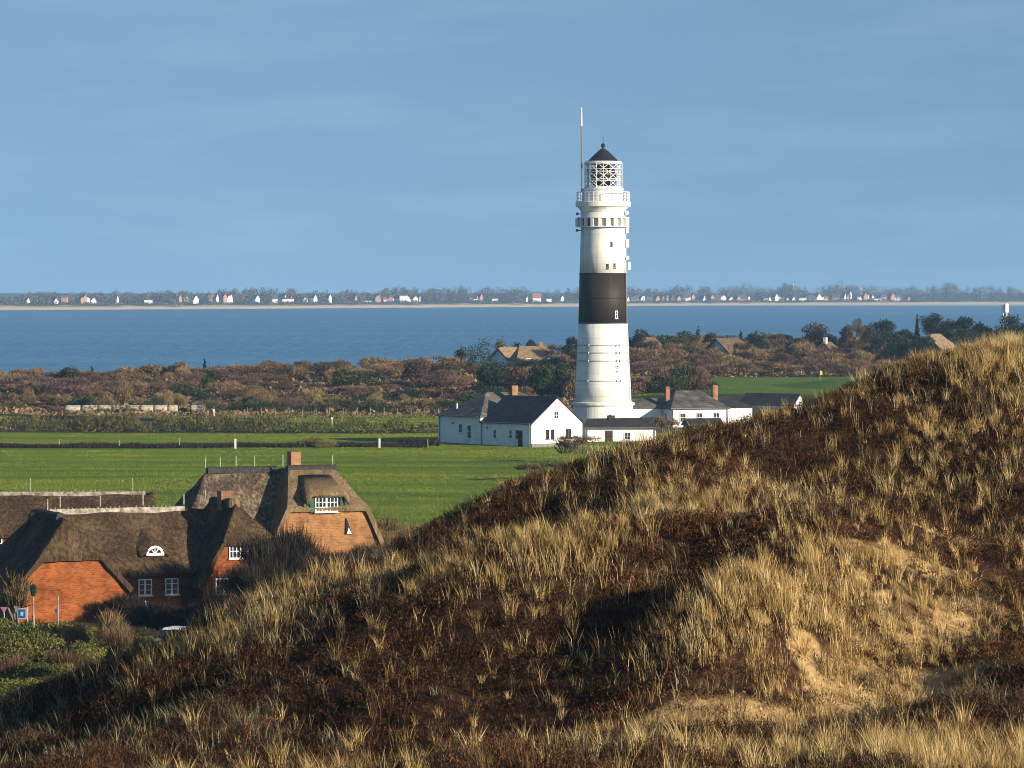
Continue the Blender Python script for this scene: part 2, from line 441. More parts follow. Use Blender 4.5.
# foliage
M["bush_brown"] = leaf_mat("bush_brown", (0.034, 0.022, 0.014), (0.14, 0.088, 0.048), (0.27, 0.18, 0.10), rnd=0.25)
M["bush_purple"] = leaf_mat("bush_purple", (0.03, 0.02, 0.017), (0.115, 0.072, 0.054), (0.21, 0.14, 0.10), rnd=0.2)
M["bush_green"] = leaf_mat("bush_green", (0.008, 0.014, 0.006), (0.03, 0.042, 0.016), (0.075, 0.085, 0.03), rnd=0.2)
M["bush_gold"] = leaf_mat("bush_gold", (0.05, 0.036, 0.018), (0.18, 0.125, 0.055), (0.30, 0.22, 0.105), rnd=0.2)
M["bush_olive"] = leaf_mat("bush_olive", (0.025, 0.028, 0.01), (0.09, 0.092, 0.028), (0.2, 0.18, 0.055), rnd=0.2)
M["bush_dark"] = leaf_mat("bush_dark", (0.008, 0.008, 0.006), (0.022, 0.019, 0.014), (0.05, 0.04, 0.028), rnd=0.15)
M["bush_lime"] = leaf_mat("bush_lime", (0.035, 0.05, 0.012), (0.11, 0.125, 0.028), (0.23, 0.22, 0.055), rnd=0.2)
M["pine_dark"] = leaf_mat("pine_dark", (0.006, 0.010, 0.006), (0.022, 0.032, 0.016), (0.05, 0.06, 0.03), rnd=0.15)
M["crown_brown"] = leaf_mat("crown_brown", (0.025, 0.018, 0.012), (0.075, 0.05, 0.03), (0.15, 0.10, 0.055), rnd=0.2)
M["spruce"] = leaf_mat("spruce", (0.006, 0.012, 0.008), (0.018, 0.03, 0.018), (0.035, 0.05, 0.03), rnd=0.1)
M["far_wood"] = leaf_mat("far_wood", (0.03, 0.034, 0.024), (0.095, 0.08, 0.058), (0.22, 0.165, 0.115), rnd=0.0)
M["meadow_grass"] = leaf_mat("meadow_grass", (0.06, 0.095, 0.005), (0.125, 0.18, 0.008), (0.23, 0.25, 0.022), rnd=0.0)
M["marram"] = leaf_mat("marram", (0.14, 0.088, 0.034), (0.50, 0.352, 0.142), (0.78, 0.605, 0.305), rnd=0.0, transl=0.25)
M["shade_grey_grass"] = leaf_mat("shade_grey_grass", (0.07, 0.07, 0.045), (0.17, 0.165, 0.10), (0.30, 0.28, 0.18), rnd=0.0, transl=0.2)  # grey of the backlit flank put into the blade colour
M["heather"] = leaf_mat("heather", (0.010, 0.006, 0.004), (0.072, 0.038, 0.021), (0.21, 0.108, 0.054), rnd=0.0)
M["dead_fern"] = leaf_mat("dead_fern", (0.05, 0.021, 0.010), (0.18, 0.078, 0.033), (0.30, 0.155, 0.072), rnd=0.0)

# ================================================================== SETTING
def land(x, y):
    x, y = np.asarray(x, float), np.asarray(y, float)
    z = -1.5 + 1.5 * sstep(300, 420, y)
    z = z - 1.2 * sstep(-6, -26, x) * sstep(262, 215, y)
    z = z + 2.4 * sstep(560, 640, y) * sstep(0, 24, x)
    z = z + 1.3 * sstep(610, 700, y) * sstep(15, -5, x)
    z = z + 3.2 * sstep(760, 900, y) * sstep(-5, 30, x)
    z = z + 2.6 * np.exp(-((x + 14) / 22) ** 2 - ((y - 745) / 45) ** 2)
    z = z + 1.4 * np.exp(-((x + 50) / 22) ** 2 - ((y - 735) / 35) ** 2)
    z = z + 1.6 * np.exp(-((x - 7) / 14) ** 2 - ((y - 850) / 40) ** 2)
    shore = 830 + 300 * sstep(-6, 18, x)
    z = z - 9.0 * sstep(shore - 60, shore + 60, y)
    z = z + 0.35 * (fbm(x / 22, y / 40, 5) - 0.5) * sstep(150, 260, y)
    return z

def lz(x, y):
    return float(land(x, y))

def grid_mesh(name, xs, ys, fz):
    X, Y = np.meshgrid(xs, ys)
    Z = fz(X, Y)
    v = np.stack([X, Y, Z], -1).reshape(-1, 3)
    nx, ny = len(xs), len(ys)
    i = np.arange(nx - 1)[None, :] + nx * np.arange(ny - 1)[:, None]
    f = np.stack([i, i + 1, i + nx + 1, i + nx], -1).reshape(-1, 4)
    return np_mesh(name, v, f, smooth=True)

# the land: heathy brown earth with grassy blotches
def land_material():
    m, n, l, p = new_mat("heath_earth")
    p.inputs["Roughness"].default_value = 0.95; p.inputs["Specular IOR Level"].default_value = 0.05
    g = n.new("ShaderNodeNewGeometry"); mpn = n.new("ShaderNodeMapping"); mpn.inputs["Scale"].default_value = (0.12, 0.05, 0.1)
    a = n.new("ShaderNodeTexNoise"); a.inputs["Scale"].default_value = 1.0; a.inputs["Detail"].default_value = 8
    r = ramp(n, [(0.32, (0.028, 0.036, 0.014)), (0.48, (0.075, 0.06, 0.03)), (0.62, (0.055, 0.07, 0.02)), (0.75, (0.12, 0.09, 0.045))])
    l.new(g.outputs["Position"], mpn.inputs["Vector"]); l.new(mpn.outputs["Vector"], a.inputs["Vector"])
    l.new(a.outputs["Fac"], r.inputs["Fac"]); l.new(r.outputs["Color"], p.inputs["Base Color"])
    b = n.new("ShaderNodeBump"); b.inputs["Strength"].default_value = 0.7; b.inputs["Distance"].default_value = 0.4
    nb = n.new("ShaderNodeTexNoise"); nb.inputs["Scale"].default_value = 1.2; nb.inputs["Detail"].default_value = 6
    l.new(g.outputs["Position"], nb.inputs["Vector"]); l.new(nb.outputs["Fac"], b.inputs["Height"]); l.new(b.outputs["Normal"], p.inputs["Normal"])
    return m
xs = np.concatenate([np.arange(-1200, -160, 80), np.arange(-160, 200, 4), np.arange(200, 1280, 80)])
ys = np.concatenate([np.arange(-400, 120, 40), np.arange(120, 1300, 5)])
tag(link("ground", grid_mesh("ground", xs, ys, land), land_material()), kind="structure")

# meadow: a sheet just above the land, outlined by its own edges
def field_material(name, c0, c1, c2, c3):
    m, n, l, p = new_mat(name)
    p.inputs["Roughness"].default_value = 0.9; p.inputs["Specular IOR Level"].default_value = 0.1
    g = n.new("ShaderNodeNewGeometry"); mpn = n.new("ShaderNodeMapping"); mpn.inputs["Scale"].default_value = (0.06, 0.16, 0.1)
    mpn.inputs["Rotation"].default_value = (0, 0, R(4))
    a = n.new("ShaderNodeTexNoise"); a.inputs["Scale"].default_value = 1.0; a.inputs["Detail"].default_value = 9; a.inputs["Roughness"].default_value = 0.68
    r = ramp(n, [(0.34, c0), (0.47, c1), (0.57, c2), (0.70, c3)])
    l.new(g.outputs["Position"], mpn.inputs["Vector"]); l.new(mpn.outputs["Vector"], a.inputs["Vector"])
    l.new(a.outputs["Fac"], r.inputs["Fac"]); l.new(r.outputs["Color"], p.inputs["Base Color"])
    b = n.new("ShaderNodeBump"); b.inputs["Strength"].default_value = 0.9; b.inputs["Distance"].default_value = 0.25
    nb = n.new("ShaderNodeTexNoise"); nb.inputs["Scale"].default_value = 3.0; nb.inputs["Detail"].default_value = 6
    l.new(g.outputs["Position"], nb.inputs["Vector"]); l.new(nb.outputs["Fac"], b.inputs["Height"]); l.new(b.outputs["Normal"], p.inputs["Normal"])
    return m
M["meadow"] = field_material("meadow", (0.06, 0.10, 0.014), (0.09, 0.15, 0.02), (0.11, 0.17, 0.024), (0.17, 0.19, 0.04))
M["golf_turf"] = field_material("golf_turf", (0.06, 0.11, 0.016), (0.08, 0.14, 0.02), (0.09, 0.155, 0.022), (0.12, 0.17, 0.03))

def sheet(name, x0, x1, y0, y1, m, dz=0.03, sx=4.0, sy=5.0, fx0=None, fx1=None, wob=0.0):
    nx, ny = max(3, int((x1 - x0) / sx)), max(3, int((y1 - y0) / sy))
    u, v = np.meshgrid(np.linspace(0, 1, nx), np.linspace(0, 1, ny))
    Y = y0 + (y1 - y0) * v
    X = x0 + (x1 - x0) * u
    if wob:
        e = wob * (fbm(X / 9, Y / 9, 3) - 0.5)
        Y = Y + e * (np.abs(v - 0.5) * 2) ** 2
    Z = land(X, Y) + dz
    vts = np.stack([X, Y, Z], -1).reshape(-1, 3)
    i = np.arange(nx - 1)[None, :] + nx * np.arange(ny - 1)[:, None]
    f = np.stack([i, i + 1, i + nx + 1, i + nx], -1).reshape(-1, 4)
    return tag(link(name, np_mesh(name, vts, f, smooth=True), m), kind="structure")

sheet("meadow", -170, 60, 300, 531, M["meadow"], 0.05, wob=6)
sheet("far_meadow", -34, 14, 545, 592, M["meadow"], 0.05, wob=3)
sheet("golf_green", 9, 78, 632, 760, M["golf_turf"], 0.06, wob=5)
sheet("lawn", 84, 100, 770, 850, M["golf_turf"], 0.06, wob=5)
sheet("lawn", -12, -2, 800, 835, M["golf_turf"], 0.06, wob=3)
M["ditch"] = mat("ditch", [(0.3, (0.012, 0.014, 0.008)), (0.7, (0.04, 0.035, 0.02))], scale=0.8, rough=1.0, spec=0.0)
sheet("ditch", -170, -10.2, 481, 488, M["ditch"], 0.12, sy=2.4, wob=2)
M["farm_track"] = mat("farm_track", [(0.3, (0.07, 0.05, 0.03)), (0.7, (0.16, 0.12, 0.075))], scale=0.5, rough=1.0, spec=0.0)
sheet("farm_track", -170, 12, 599, 611, M["farm_track"], 0.1, sy=3, wob=3)
# a low bunker mound on the golf course
def mound(X, Y): return land(X, Y) + 0.03 + 1.3 * np.exp(-((X - 57) / 7.5) ** 2 - ((Y - 690) / 16) ** 2) - 0.05
gm = grid_mesh("golf_mound", np.linspace(40, 74, 40), np.linspace(650, 730, 40), mound)
tag(link("golf_mound", gm, M["golf_turf"]), kind="structure")

# the bay
def water_material():
    m, n, l, p = new_mat("bay_water")
    p.inputs["Base Color"].default_value = (0.045, 0.10, 0.17, 1)
    p.inputs["Roughness"].default_value = 0.32; p.inputs["Specular IOR Level"].default_value = 0.35; p.inputs["IOR"].default_value = 1.33
    g = n.new("ShaderNodeNewGeometry"); mpn = n.new("ShaderNodeMapping"); mpn.inputs["Scale"].default_value = (0.16, 0.03, 0.1)
    a = n.new("ShaderNodeTexNoise"); a.inputs["Scale"].default_value = 1.0; a.inputs["Detail"].default_value = 7; a.inputs["Roughness"].default_value = 0.65
    b = n.new("ShaderNodeBump"); b.inputs["Strength"].default_value = 1.0; b.inputs["Distance"].default_value = 2.2
    l.new(g.outputs["Position"], mpn.inputs["Vector"]); l.new(mpn.outputs["Vector"], a.inputs["Vector"])
    l.new(a.outputs["Fac"], b.inputs["Height"]); l.new(b.outputs["Normal"], p.inputs["Normal"])
    m2 = n.new("ShaderNodeMapping"); m2.inputs["Scale"].default_value = (0.0012, 0.007, 1)
    c = n.new("ShaderNodeTexNoise"); c.inputs["Scale"].default_value = 1.0; c.inputs["Detail"].default_value = 5
    r = ramp(n, [(0.32, (0.034, 0.135, 0.26)), (0.7, (0.07, 0.205, 0.345))])
    l.new(g.outputs["Position"], m2.inputs["Vector"]); l.new(m2.outputs["Vector"], c.inputs["Vector"])
    l.new(c.outputs["Fac"], r.inputs["Fac"]); l.new(r.outputs["Color"], p.inputs["Base Color"])
    return m
wm = np_mesh("bay_water", [(-4000, 500, -2), (4000, 500, -2), (4000, 5400, -2), (-4000, 5400, -2)], [(0, 1, 2, 3)])
tag(link("bay_water", wm, water_material()), kind="structure")

# the far shore
_spx = np.array([-400, 0, 256, 512, 700, 1024, 1400]); _spy = np.array([312.5, 310.3, 308.8, 307.0, 305.6, 304.2, 303.2])   # the coast runs away obliquely to the right
_sY = F * (CAMZ + 2) / (_spy - 290.0); _sX = (_spx - 512) / F * _sY
def shore_line(X): return np.interp(X, _sX, _sY)
def shore_px(px): return float(np.interp(px, _spx, _sY))
def far_land(X, Y):
    yo = Y - shore_line(X) + 5000 + 40 * (fbm(X / 260, X * 0 + 3.3, 11) - 0.5)
    z = -4 + 2.5 * sstep(4990, 5012, yo) + 3.0 * sstep(5012, 5030, yo) + 2.6 * sstep(5060, 5110, yo) * (0.5 + fbm(X / 140, X * 0 + 1.7, 21)) + 1.6 * sstep(5125, 5280, yo)
    z = z + 4 * sstep(6000, 9000, Y)
    return z
def far_material():
    m, n, l, p = new_mat("far_shore_ground")
    p.inputs["Roughness"].default_value = 0.95; p.inputs["Specular IOR Level"].default_value = 0.0
    g = n.new("ShaderNodeNewGeometry"); sx = n.new("ShaderNodeSeparateXYZ")
    nz_ = n.new("ShaderNodeTexNoise"); nz_.inputs["Scale"].default_value = 0.02; nz_.inputs["Detail"].default_value = 6
    ma = n.new("ShaderNodeMath"); ma.operation = 'MULTIPLY_ADD'; ma.inputs[1].default_value = 5.5; ma.inputs[2].default_value = -2.6
    ad = n.new("ShaderNodeMath"); ad.operation = 'ADD'
    mr = n.new("ShaderNodeMapRange"); mr.inputs["From Min"].default_value = -2.0; mr.inputs["From Max"].default_value = 6.0
    r = ramp(n, [(0.0, (0.40, 0.33, 0.24)), (0.22, (0.56, 0.45, 0.31)), (0.42, (0.46, 0.35, 0.23)), (0.55, (0.10, 0.095, 0.045)), (1.0, (0.06, 0.075, 0.03))])
    l.new(g.outputs["Position"], sx.inputs[0]); l.new(g.outputs["Position"], nz_.inputs["Vector"]); l.new(nz_.outputs["Fac"], ma.inputs[0])
    l.new(sx.outputs["Z"], ad.inputs[0]); l.new(ma.outputs[0], ad.inputs[1]); l.new(ad.outputs[0], mr.inputs["Value"])
    l.new(mr.outputs[0], r.inputs["Fac"]); l.new(r.outputs["Color"], p.inputs["Base Color"])
    return m
fx = np.concatenate([np.arange(-3900, -760, 150), np.arange(-760, 780, 10), np.arange(780, 3900, 150)])
fy = np.concatenate([np.arange(3700, 6500, 9), np.array([6600, 7500, 9000, 12000])])
tag(link("far_shore", grid_mesh("far_shore", fx, fy, far_land), far_material()), kind="structure")

# ------------------------------------------------------------------ the dune
crest = [(0, 716, 76), (85, 687, 77), (170, 650, 78), (255, 608, 79), (340, 575, 80), (425, 536, 82), (512, 505, 84), (600, 470, 86), (680, 438, 87), (765, 415, 89), (850, 398, 90), (935, 379, 92), (1024, 359, 93)]
inner = [(0, 768, 67), (170, 700, 70), (170, 768, 62), (340, 640, 70), (340, 700, 65.5), (340, 768, 60),
         (512, 560, 76), (512, 620, 69.5), (512, 690, 64), (512, 768, 58.5), (680, 510, 80), (680, 570, 75), (680, 640, 69), (680, 720, 62.5), (680, 768, 58),
         (850, 460, 84.5), (850, 540, 78), (850, 620, 71), (850, 720, 62.5), (850, 768, 58), (1024, 420, 87), (1024, 520, 79), (1024, 620, 71), (1024, 700, 64), (1024, 768, 58.5)]
P = []
for px, py, Y in crest:
    p = at(px, py, Y); P.append((p.x, p.y, p.z))
    s = (py - 290) / F
    dirx = p.x / p.y
    for dy, dz in ((9, -1.6 - 9 * s), (22, -3.6 - 22 * s)):
        P.append((p.x + dirx * dy, p.y + dy, p.z + dz))
for px, py, Y in inner:
    p = at(px, py, Y); P.append((p.x, p.y, p.z))
P += [(-30, 70, 2.0), (-34, 95, 0.5), (-30, 120, -1.5), (-16, 130, -1.8), (-60, 70, -2.5), (-60, 130, -2.5), (0, 145, 2.5), (20, 150, 7), (-30, 45, 5.5), (-60, 20, 0),
      (24, 95, 19.0), (34, 70, 14.5), (34, 95, 18.0), (60, 80, 12), (60, 130, 9), (30, 130, 11), (-10, 46, 11.9), (0, 46, 12.3), (12, 46, 12.6), (30, 46, 13.2),
      (-8, 26, 13.6), (0, 26, 14.4), (8, 26, 14.4), (0, 6, 17.2), (0, -6, 17.2), (-30, 6, 11), (30, 6, 13), (60, 30, 10), (0, 200, -2.5), (-40, 200, -3), (40, 200, -1), (70, 200, 0)]
P = np.array(P)
def _tps(d2): return 0.5 * d2 * np.log(np.maximum(d2, 1e-9))
SC = 40.0
def _solve():
    q = P[:, :2] / SC; n = len(q)
    d2 = ((q[:, None] - q[None]) ** 2).sum(-1)
    A = np.zeros((n + 3, n + 3)); A[:n, :n] = _tps(d2) + np.eye(n) * 2e-4
    A[:n, n] = 1; A[:n, n + 1:] = q; A[n, :n] = 1; A[n + 1:, :n] = q.T
    return np.linalg.solve(A, np.concatenate([P[:, 2], [0, 0, 0]]))
W = _solve()
def base_dune(x, y):
    x, y = np.asarray(x, float), np.asarray(y, float)
    sh = x.shape; q = np.stack([x.ravel(), y.ravel()], -1) / SC
    out = np.empty(len(q))
    for s in range(0, len(q), 20000):
        b = q[s:s + 20000]
        d2 = ((b[:, None] - P[None, :, :2] / SC) ** 2).sum(-1)
        out[s:s + 20000] = _tps(d2) @ W[:-3] + W[-3] + b @ W[-2:]
    return out.reshape(sh)
BUMPS = []       # (x, y, height, radius along, radius across, angle)
def dune_h(x, y):
    x, y = np.asarray(x, float), np.asarray(y, float)
    z = base_dune(x, y)
    for bx, by, h, ra, rc, an in BUMPS:
        u = (x - bx) * math.cos(an) + (y - by) * math.sin(an); v = -(x - bx) * math.sin(an) + (y - by) * math.cos(an)
        z = z + h * np.exp(-(u / ra) ** 2 - (v / rc) ** 2)
    rough = 1.0 * (fbm(x / 5.5, y / 7.0, 31, 3) - 0.5) + 0.55 * (fbm(x / 1.7, y / 2.1, 41, 2) - 0.5)
    z = z + rough * sstep(-3, 3, z) * sstep(20, 50, y)
    g = land(x, y) - 0.6
    k = 0.8
    h_ = np.clip(0.5 + 0.5 * (z - g) / k, 0, 1)
    return g * (1 - h_) + z * h_ + k * h_ * (1 - h_)
def base_hit(px, py, lo=40, hi=120, fn=None):
    Y = np.arange(lo, hi, 0.15)
    a, b = (px - 512.0) / F, (384.0 - py) / F
    c, s = math.cos(TH), math.sin(TH)
    t = Y / (c + b * s); X = a * t; Z = CAMZ + (-s + b * c) * t
    under = np.nonzero((fn or dune_h)(X, Y) >= Z)[0]
    k = under[0] if len(under) else len(Y) - 1
    return X[k], Y[k]
def bump(px, py, h, ra, rc, an=0.0):
    x, y = base_hit(px, py, fn=base_dune); BUMPS.append((x, y, h, ra, rc, an))
# spur that carries the bright grass, the hollow to its left, the sandy slide to its right
bump(735, 655, 1.35, 4.6, 1.9, R(62))
bump(800, 590, 0.7, 3.6, 2.2, R(30))
bump(560, 690, -1.2, 4.5, 2.4, R(20))
bump(440, 660, -0.5, 4.0, 2.2, R(20))
bump(560, 575, 0.55, 4.5, 2.0, R(8))
bump(490, 530, -0.8, 4.2, 2.2, R(40))
bump(655, 505, 0.5, 5.0, 2.0, R(88))
bump(870, 670, -0.5, 3.0, 2.4, R(70))
bump(960, 545, -0.45, 3.0, 2.2, R(10))
bump(930, 590, 0.4, 3.0, 1.6, R(10))
bump(990, 400, 0.5, 3.2, 3.0, 0)
BUMPS = list(BUMPS)

# where the sand shows: slides and bare scrapes (world-space blobs)
def blobs(lst):
    out = []
    for px, py, ra, rc, an, w in lst:
        x, y = base_hit(px, py); out.append((x, y, ra, rc, R(an), w))
    return out
def blob_val(bl, x, y):
    v = np.zeros_like(x)
    for bx, by, ra, rc, an, w in bl:
        u = (x - bx) * math.cos(an) + (y - by) * math.sin(an); s = -(x - bx) * math.sin(an) + (y - by) * math.cos(an)
        v = np.maximum(v, w * np.exp(-(u / ra) ** 2 - (s / rc) ** 2))
    return v
SAND = blobs([(858, 704, 0.9, 1.7, 0, 1.5), (820, 682, 0.5, 1.2, 0, 1.0), (905, 640, 0.5, 1.3, -35, 1.1), (905, 700, .8, 1.2, 0, 1.0), (745, 722, 1.6, 1.0, 0, 1.0), (690, 728, 1.5, .9, 0, .9), (960, 630, 1.1, 1.6, -35, .9), (1000, 668, .9, 1.6, -35, 1.0),
              (890, 595, 1.3, 1.0, 0, .7), (820, 610, 1.0, .9, 0, .7), (895, 553, 1.6, .7, 0, .9), (960, 540, 1.4, .6, 0, .9), (870, 520, .8, .6, 0, .6), (930, 690, .8, 1.1, 0, .9), (690, 580, 2.0, .5, 0, .5)])
STRAW = blobs([(690, 660, 1.5, 5.0, 0, 1.2), (760, 640, 1.4, 4.5, 0, 1.1), (830, 600, 1.6, 4.0, 0, 1.2), (900, 620, 1.3, 3.0, 0, .9), (640, 700, 1.0, 3.0, 0, .7), (880, 570, 1.5, 2.5, 0, .9),
               (980, 600, 1.0, 2.0, 0, .7), (440, 582, 2.4, 1.5, 6, .9), (550, 560, 2.2, 2.0, 0, 1.1), (300, 608, 2.4, 1.2, 10, 1.5), (235, 632, 1.8, 1.0, 10, 1.4), (380, 582, 1.8, 1.1, 10, 1.0), (610, 590, 1.6, 1.4, 0, .7),
               (700, 465, 3.0, 8.0, 0, .35), (630, 480, 1.4, 5.0, 0, .9), (800, 440, 3.5, 6.0, 0, .5), (920, 400, 3.5, 6.0, 0, .55), (990, 370, 3.0, 5.0, 0, 1.1), (960, 470, 3.0, 5.0, 0, .45), (850, 640, 1.3, 2.6, 0, .8), (760, 690, 1.2, 1.5, 0, .7)])
FERN = blobs([(700, 570, 3.5, 2.5, 0, 1.0), (800, 560, 3.5, 2.2, 0, 1.0), (640, 520, 3.0, 2.5, 0, .8), (900, 540, 2.5, 2.0, 0, .9), (980, 640, 1.2, 2.4, 0, 1.1), (940, 650, 0.8, 2.0, 0, .8), (430, 640, 2.0, 2.0, 0, .5), (690, 690, 1.2, 1.2, 0, .4), (740, 500, 3.0, 3.0, 0, .7)])
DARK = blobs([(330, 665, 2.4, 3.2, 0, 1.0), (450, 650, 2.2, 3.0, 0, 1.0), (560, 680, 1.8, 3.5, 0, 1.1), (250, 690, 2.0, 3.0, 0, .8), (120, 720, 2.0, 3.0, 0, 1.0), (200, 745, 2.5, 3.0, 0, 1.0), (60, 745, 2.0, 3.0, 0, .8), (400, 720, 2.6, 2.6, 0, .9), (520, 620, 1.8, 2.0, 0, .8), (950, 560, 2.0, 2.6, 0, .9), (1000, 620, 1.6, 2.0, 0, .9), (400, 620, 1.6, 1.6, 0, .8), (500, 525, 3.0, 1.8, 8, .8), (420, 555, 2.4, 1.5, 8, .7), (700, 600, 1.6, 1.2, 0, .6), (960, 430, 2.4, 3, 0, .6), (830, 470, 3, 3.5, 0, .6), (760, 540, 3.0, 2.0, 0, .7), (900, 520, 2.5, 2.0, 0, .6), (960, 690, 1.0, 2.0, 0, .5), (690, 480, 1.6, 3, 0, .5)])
def sand_val(x, y):
    return np.clip(blob_val(SAND, x, y) * (-0.12 + 1.6 * fbm(x / 0.6, y / 0.9, 71, 3)) , 0, 1)

def dune_material():
    m, n, l, p = new_mat("dune_soil")
    p.inputs["Roughness"].default_value = 0.95; p.inputs["Specular IOR Level"].default_value = 0.05
    a = n.new("ShaderNodeAttribute"); a.attribute_name = "sand"
    g = n.new("ShaderNodeNewGeometry")
    n1 = n.new("ShaderNodeTexNoise"); n1.inputs["Scale"].default_value = 1.4; n1.inputs["Detail"].default_value = 8
    r1 = ramp(n, [(0.35, (0.016, 0.010, 0.007)), (0.55, (0.05, 0.027, 0.016)), (0.72, (0.11, 0.055, 0.03))])
    n2 = n.new("ShaderNodeTexNoise"); n2.inputs["Scale"].default_value = 3.0; n2.inputs["Detail"].default_value = 8
    r2 = ramp(n, [(0.3, (0.30, 0.195, 0.085)), (0.7, (0.48, 0.33, 0.16))])
    r3 = ramp(n, [(0.32, (0, 0, 0)), (0.48, (1, 1, 1))])
    mx_ = n.new("ShaderNodeMixRGB")
    for q in (n1, n2): l.new(g.outputs["Position"], q.inputs["Vector"])
    l.new(n1.outputs["Fac"], r1.inputs["Fac"]); l.new(n2.outputs["Fac"], r2.inputs["Fac"]); l.new(a.outputs["Fac"], r3.inputs["Fac"])
    l.new(r3.outputs["Color"], mx_.inputs[0]); l.new(r1.outputs["Color"], mx_.inputs[1]); l.new(r2.outputs["Color"], mx_.inputs[2]); l.new(mx_.outputs[0], p.inputs["Base Color"])
    b = n.new("ShaderNodeBump"); b.inputs["Strength"].default_value = 0.7; b.inputs["Distance"].default_value = 0.08
    nb = n.new("ShaderNodeTexNoise"); nb.inputs["Scale"].default_value = 9.0; nb.inputs["Detail"].default_value = 6
    l.new(g.outputs["Position"], nb.inputs["Vector"]); l.new(nb.outputs["Fac"], b.inputs["Height"]); l.new(b.outputs["Normal"], p.inputs["Normal"])
    return m
dxs = np.concatenate([np.arange(-70, -18, 1.0), np.arange(-18, 20, 0.25), np.arange(20, 71, 1.0)])
dys = np.concatenate([np.arange(-12, 50, 1.0), np.arange(50, 100, 0.25), np.arange(100, 202, 1.5)])
dme = grid_mesh("dune", dxs, dys, dune_h)
co = np.empty(len(dme.vertices) * 3, np.float32); dme.vertices.foreach_get("co", co); co = co.reshape(-1, 3)
aa = dme.attributes.new("sand", 'FLOAT', 'POINT'); aa.data.foreach_set("value", sand_val(co[:, 0].astype(float), co[:, 1].astype(float)).astype(np.float32))
tag(link("dune", dme, dune_material()), kind="structure")

# ------------------------------------------------------------------ grass and heather on the dune (nobody could count it)
def blades(rng, base, h, w, lean, tint, curl=0.35, leandir=None):
    """one bent, tapering blade per row of base"""
    n = len(base)
    ang = rng.uniform(0, 2 * np.pi, n) if leandir is None else leandir
    d = np.stack([np.cos(ang) * lean, np.sin(ang) * lean, np.ones(n)], -1); d /= np.linalg.norm(d, axis=1, keepdims=True)
    wa = rng.uniform(0, 2 * np.pi, n); wv = np.stack([np.cos(wa), np.sin(wa), np.zeros(n)], -1) * (w / 2)[:, None]
    mid = base + d * (h * 0.55)[:, None]
    out = np.stack([np.cos(ang), np.sin(ang), -0.35 * np.ones(n)], -1) * (h * curl * rng.uniform(0.2, 1.0, n))[:, None]
    tip = base + d * h[:, None] + out
    v = np.stack([base - wv, base + wv, mid - wv * 0.8, mid + wv * 0.8, tip], 1).reshape(-1, 3)
    o = np.arange(n)[:, None] * 5
    f = np.concatenate([o + np.array([[0, 1, 3]]), o + np.array([[0, 3, 2]]), o + np.array([[2, 3, 4]])], 1).reshape(-1, 3)
    return v, f, np.repeat(tint, 5)

def scatter(rng, n, xlo, xhi, ylo, yhi):
    """candidate points on the part of the dune the view takes in"""
    y = rng.uniform(ylo, yhi, n); k = 0.128; n = int(n * 1.55)
    y = rng.uniform(ylo, yhi, n)
    x = rng.uniform(-1, 1, n) * (k * y + 8.5)
    ok = (x > xlo) & (x < xhi)
    return x[ok], y[ok]

def strand(x, y, z): return np.stack([x, y, z], -1)

def tufts(rng, x, y, per, hmin, hmax, spread, width, lean, size=None, wind=0.0, curl=0.35):
    n = len(x); z = dune_h(x, y)
    idx = np.repeat(np.arange(n), per)
    k = len(idx)
    th = rng.uniform(hmin, hmax, n) if size is None else size
    tt = np.clip(rng.normal(0.5, 0.2, n), 0, 1)
    a = rng.uniform(0, 2 * np.pi, k); rr = np.sqrt(rng.uniform(0, 1, k)) * spread * (th[idx] / hmax)
    b = np.stack([x[idx] + rr * np.cos(a), y[idx] + rr * np.sin(a), z[idx] - 0.04], -1)
    la = np.where(rng.uniform(0, 1, k) < 0.6, a, rng.uniform(0, 2 * np.pi, k))
    if wind:
        vx, vy = np.cos(la) - wind, np.sin(la) + 0.3 * wind
        la = np.arctan2(vy, vx)
    h = th[idx] * rng.uniform(0.55, 1.1, k)
    return blades(rng, b, h, width * rng.uniform(0.6, 1.3, k), lean * rng.uniform(0.1, 1.0, k), np.clip(tt[idx] + rng.normal(0, 0.16, k), 0, 1), leandir=la, curl=curl)

def join(parts):
    V, Fc, T, o = [], [], [], 0
    for v, f, t in parts:
        V.append(v); Fc.append(f + o); T.append(t); o += len(v)
    return np.concatenate(V), np.concatenate(Fc), np.concatenate(T)

rng = np.random.default_rng(7)
def patchy(x, y, s, seed): return fbm(x / s, y / (s * 1.3), seed, 3)
def shade_side(x, y):      # 1 on the left flank, whose grass is greyed to carry its shade
    return sstep(1.5, -4.0, x - (y - 84) * 0.1)

# marram tufts
x, y = scatter(rng, 46000, -27, 27, 54, 99)
pv = patchy(x, y, 2.2, 51)
w = blob_val(STRAW, x, y) * 0.72 + 0.045 + 0.045 * (x > 2)
w = w * np.clip(3.2 * (pv - 0.40), 0, 1.5) * (1 - 0.92 * sand_val(x, y)) + 0.42 * sstep(61.0, 59.0, y - 0.5 * np.sin(x * 1.3)) * sstep(0, 6, x) * np.clip(2.2 * (patchy(x, y, 1.2, 57) - 0.3), 0, 1)
w = w * (1 - 0.65 * np.clip(blob_val(DARK, x, y), 0, 1))
keep = rng.uniform(0, 1, len(x)) < w
x, y = x[keep], y[keep]
sz = (0.24 + 0.46 * rng.uniform(0, 1, len(x)) ** 1.5) * (0.75 + 0.5 * noise2(x / 1.5, y / 1.5, 77)) * (0.8 + 0.25 * sstep(64, 58, y))
v, f, t = tufts(rng, x, y, 36, 0.3, 0.7, 0.11, 0.0085, 0.30, size=sz, wind=0.4, curl=0.25)
print("marram tufts", len(x))
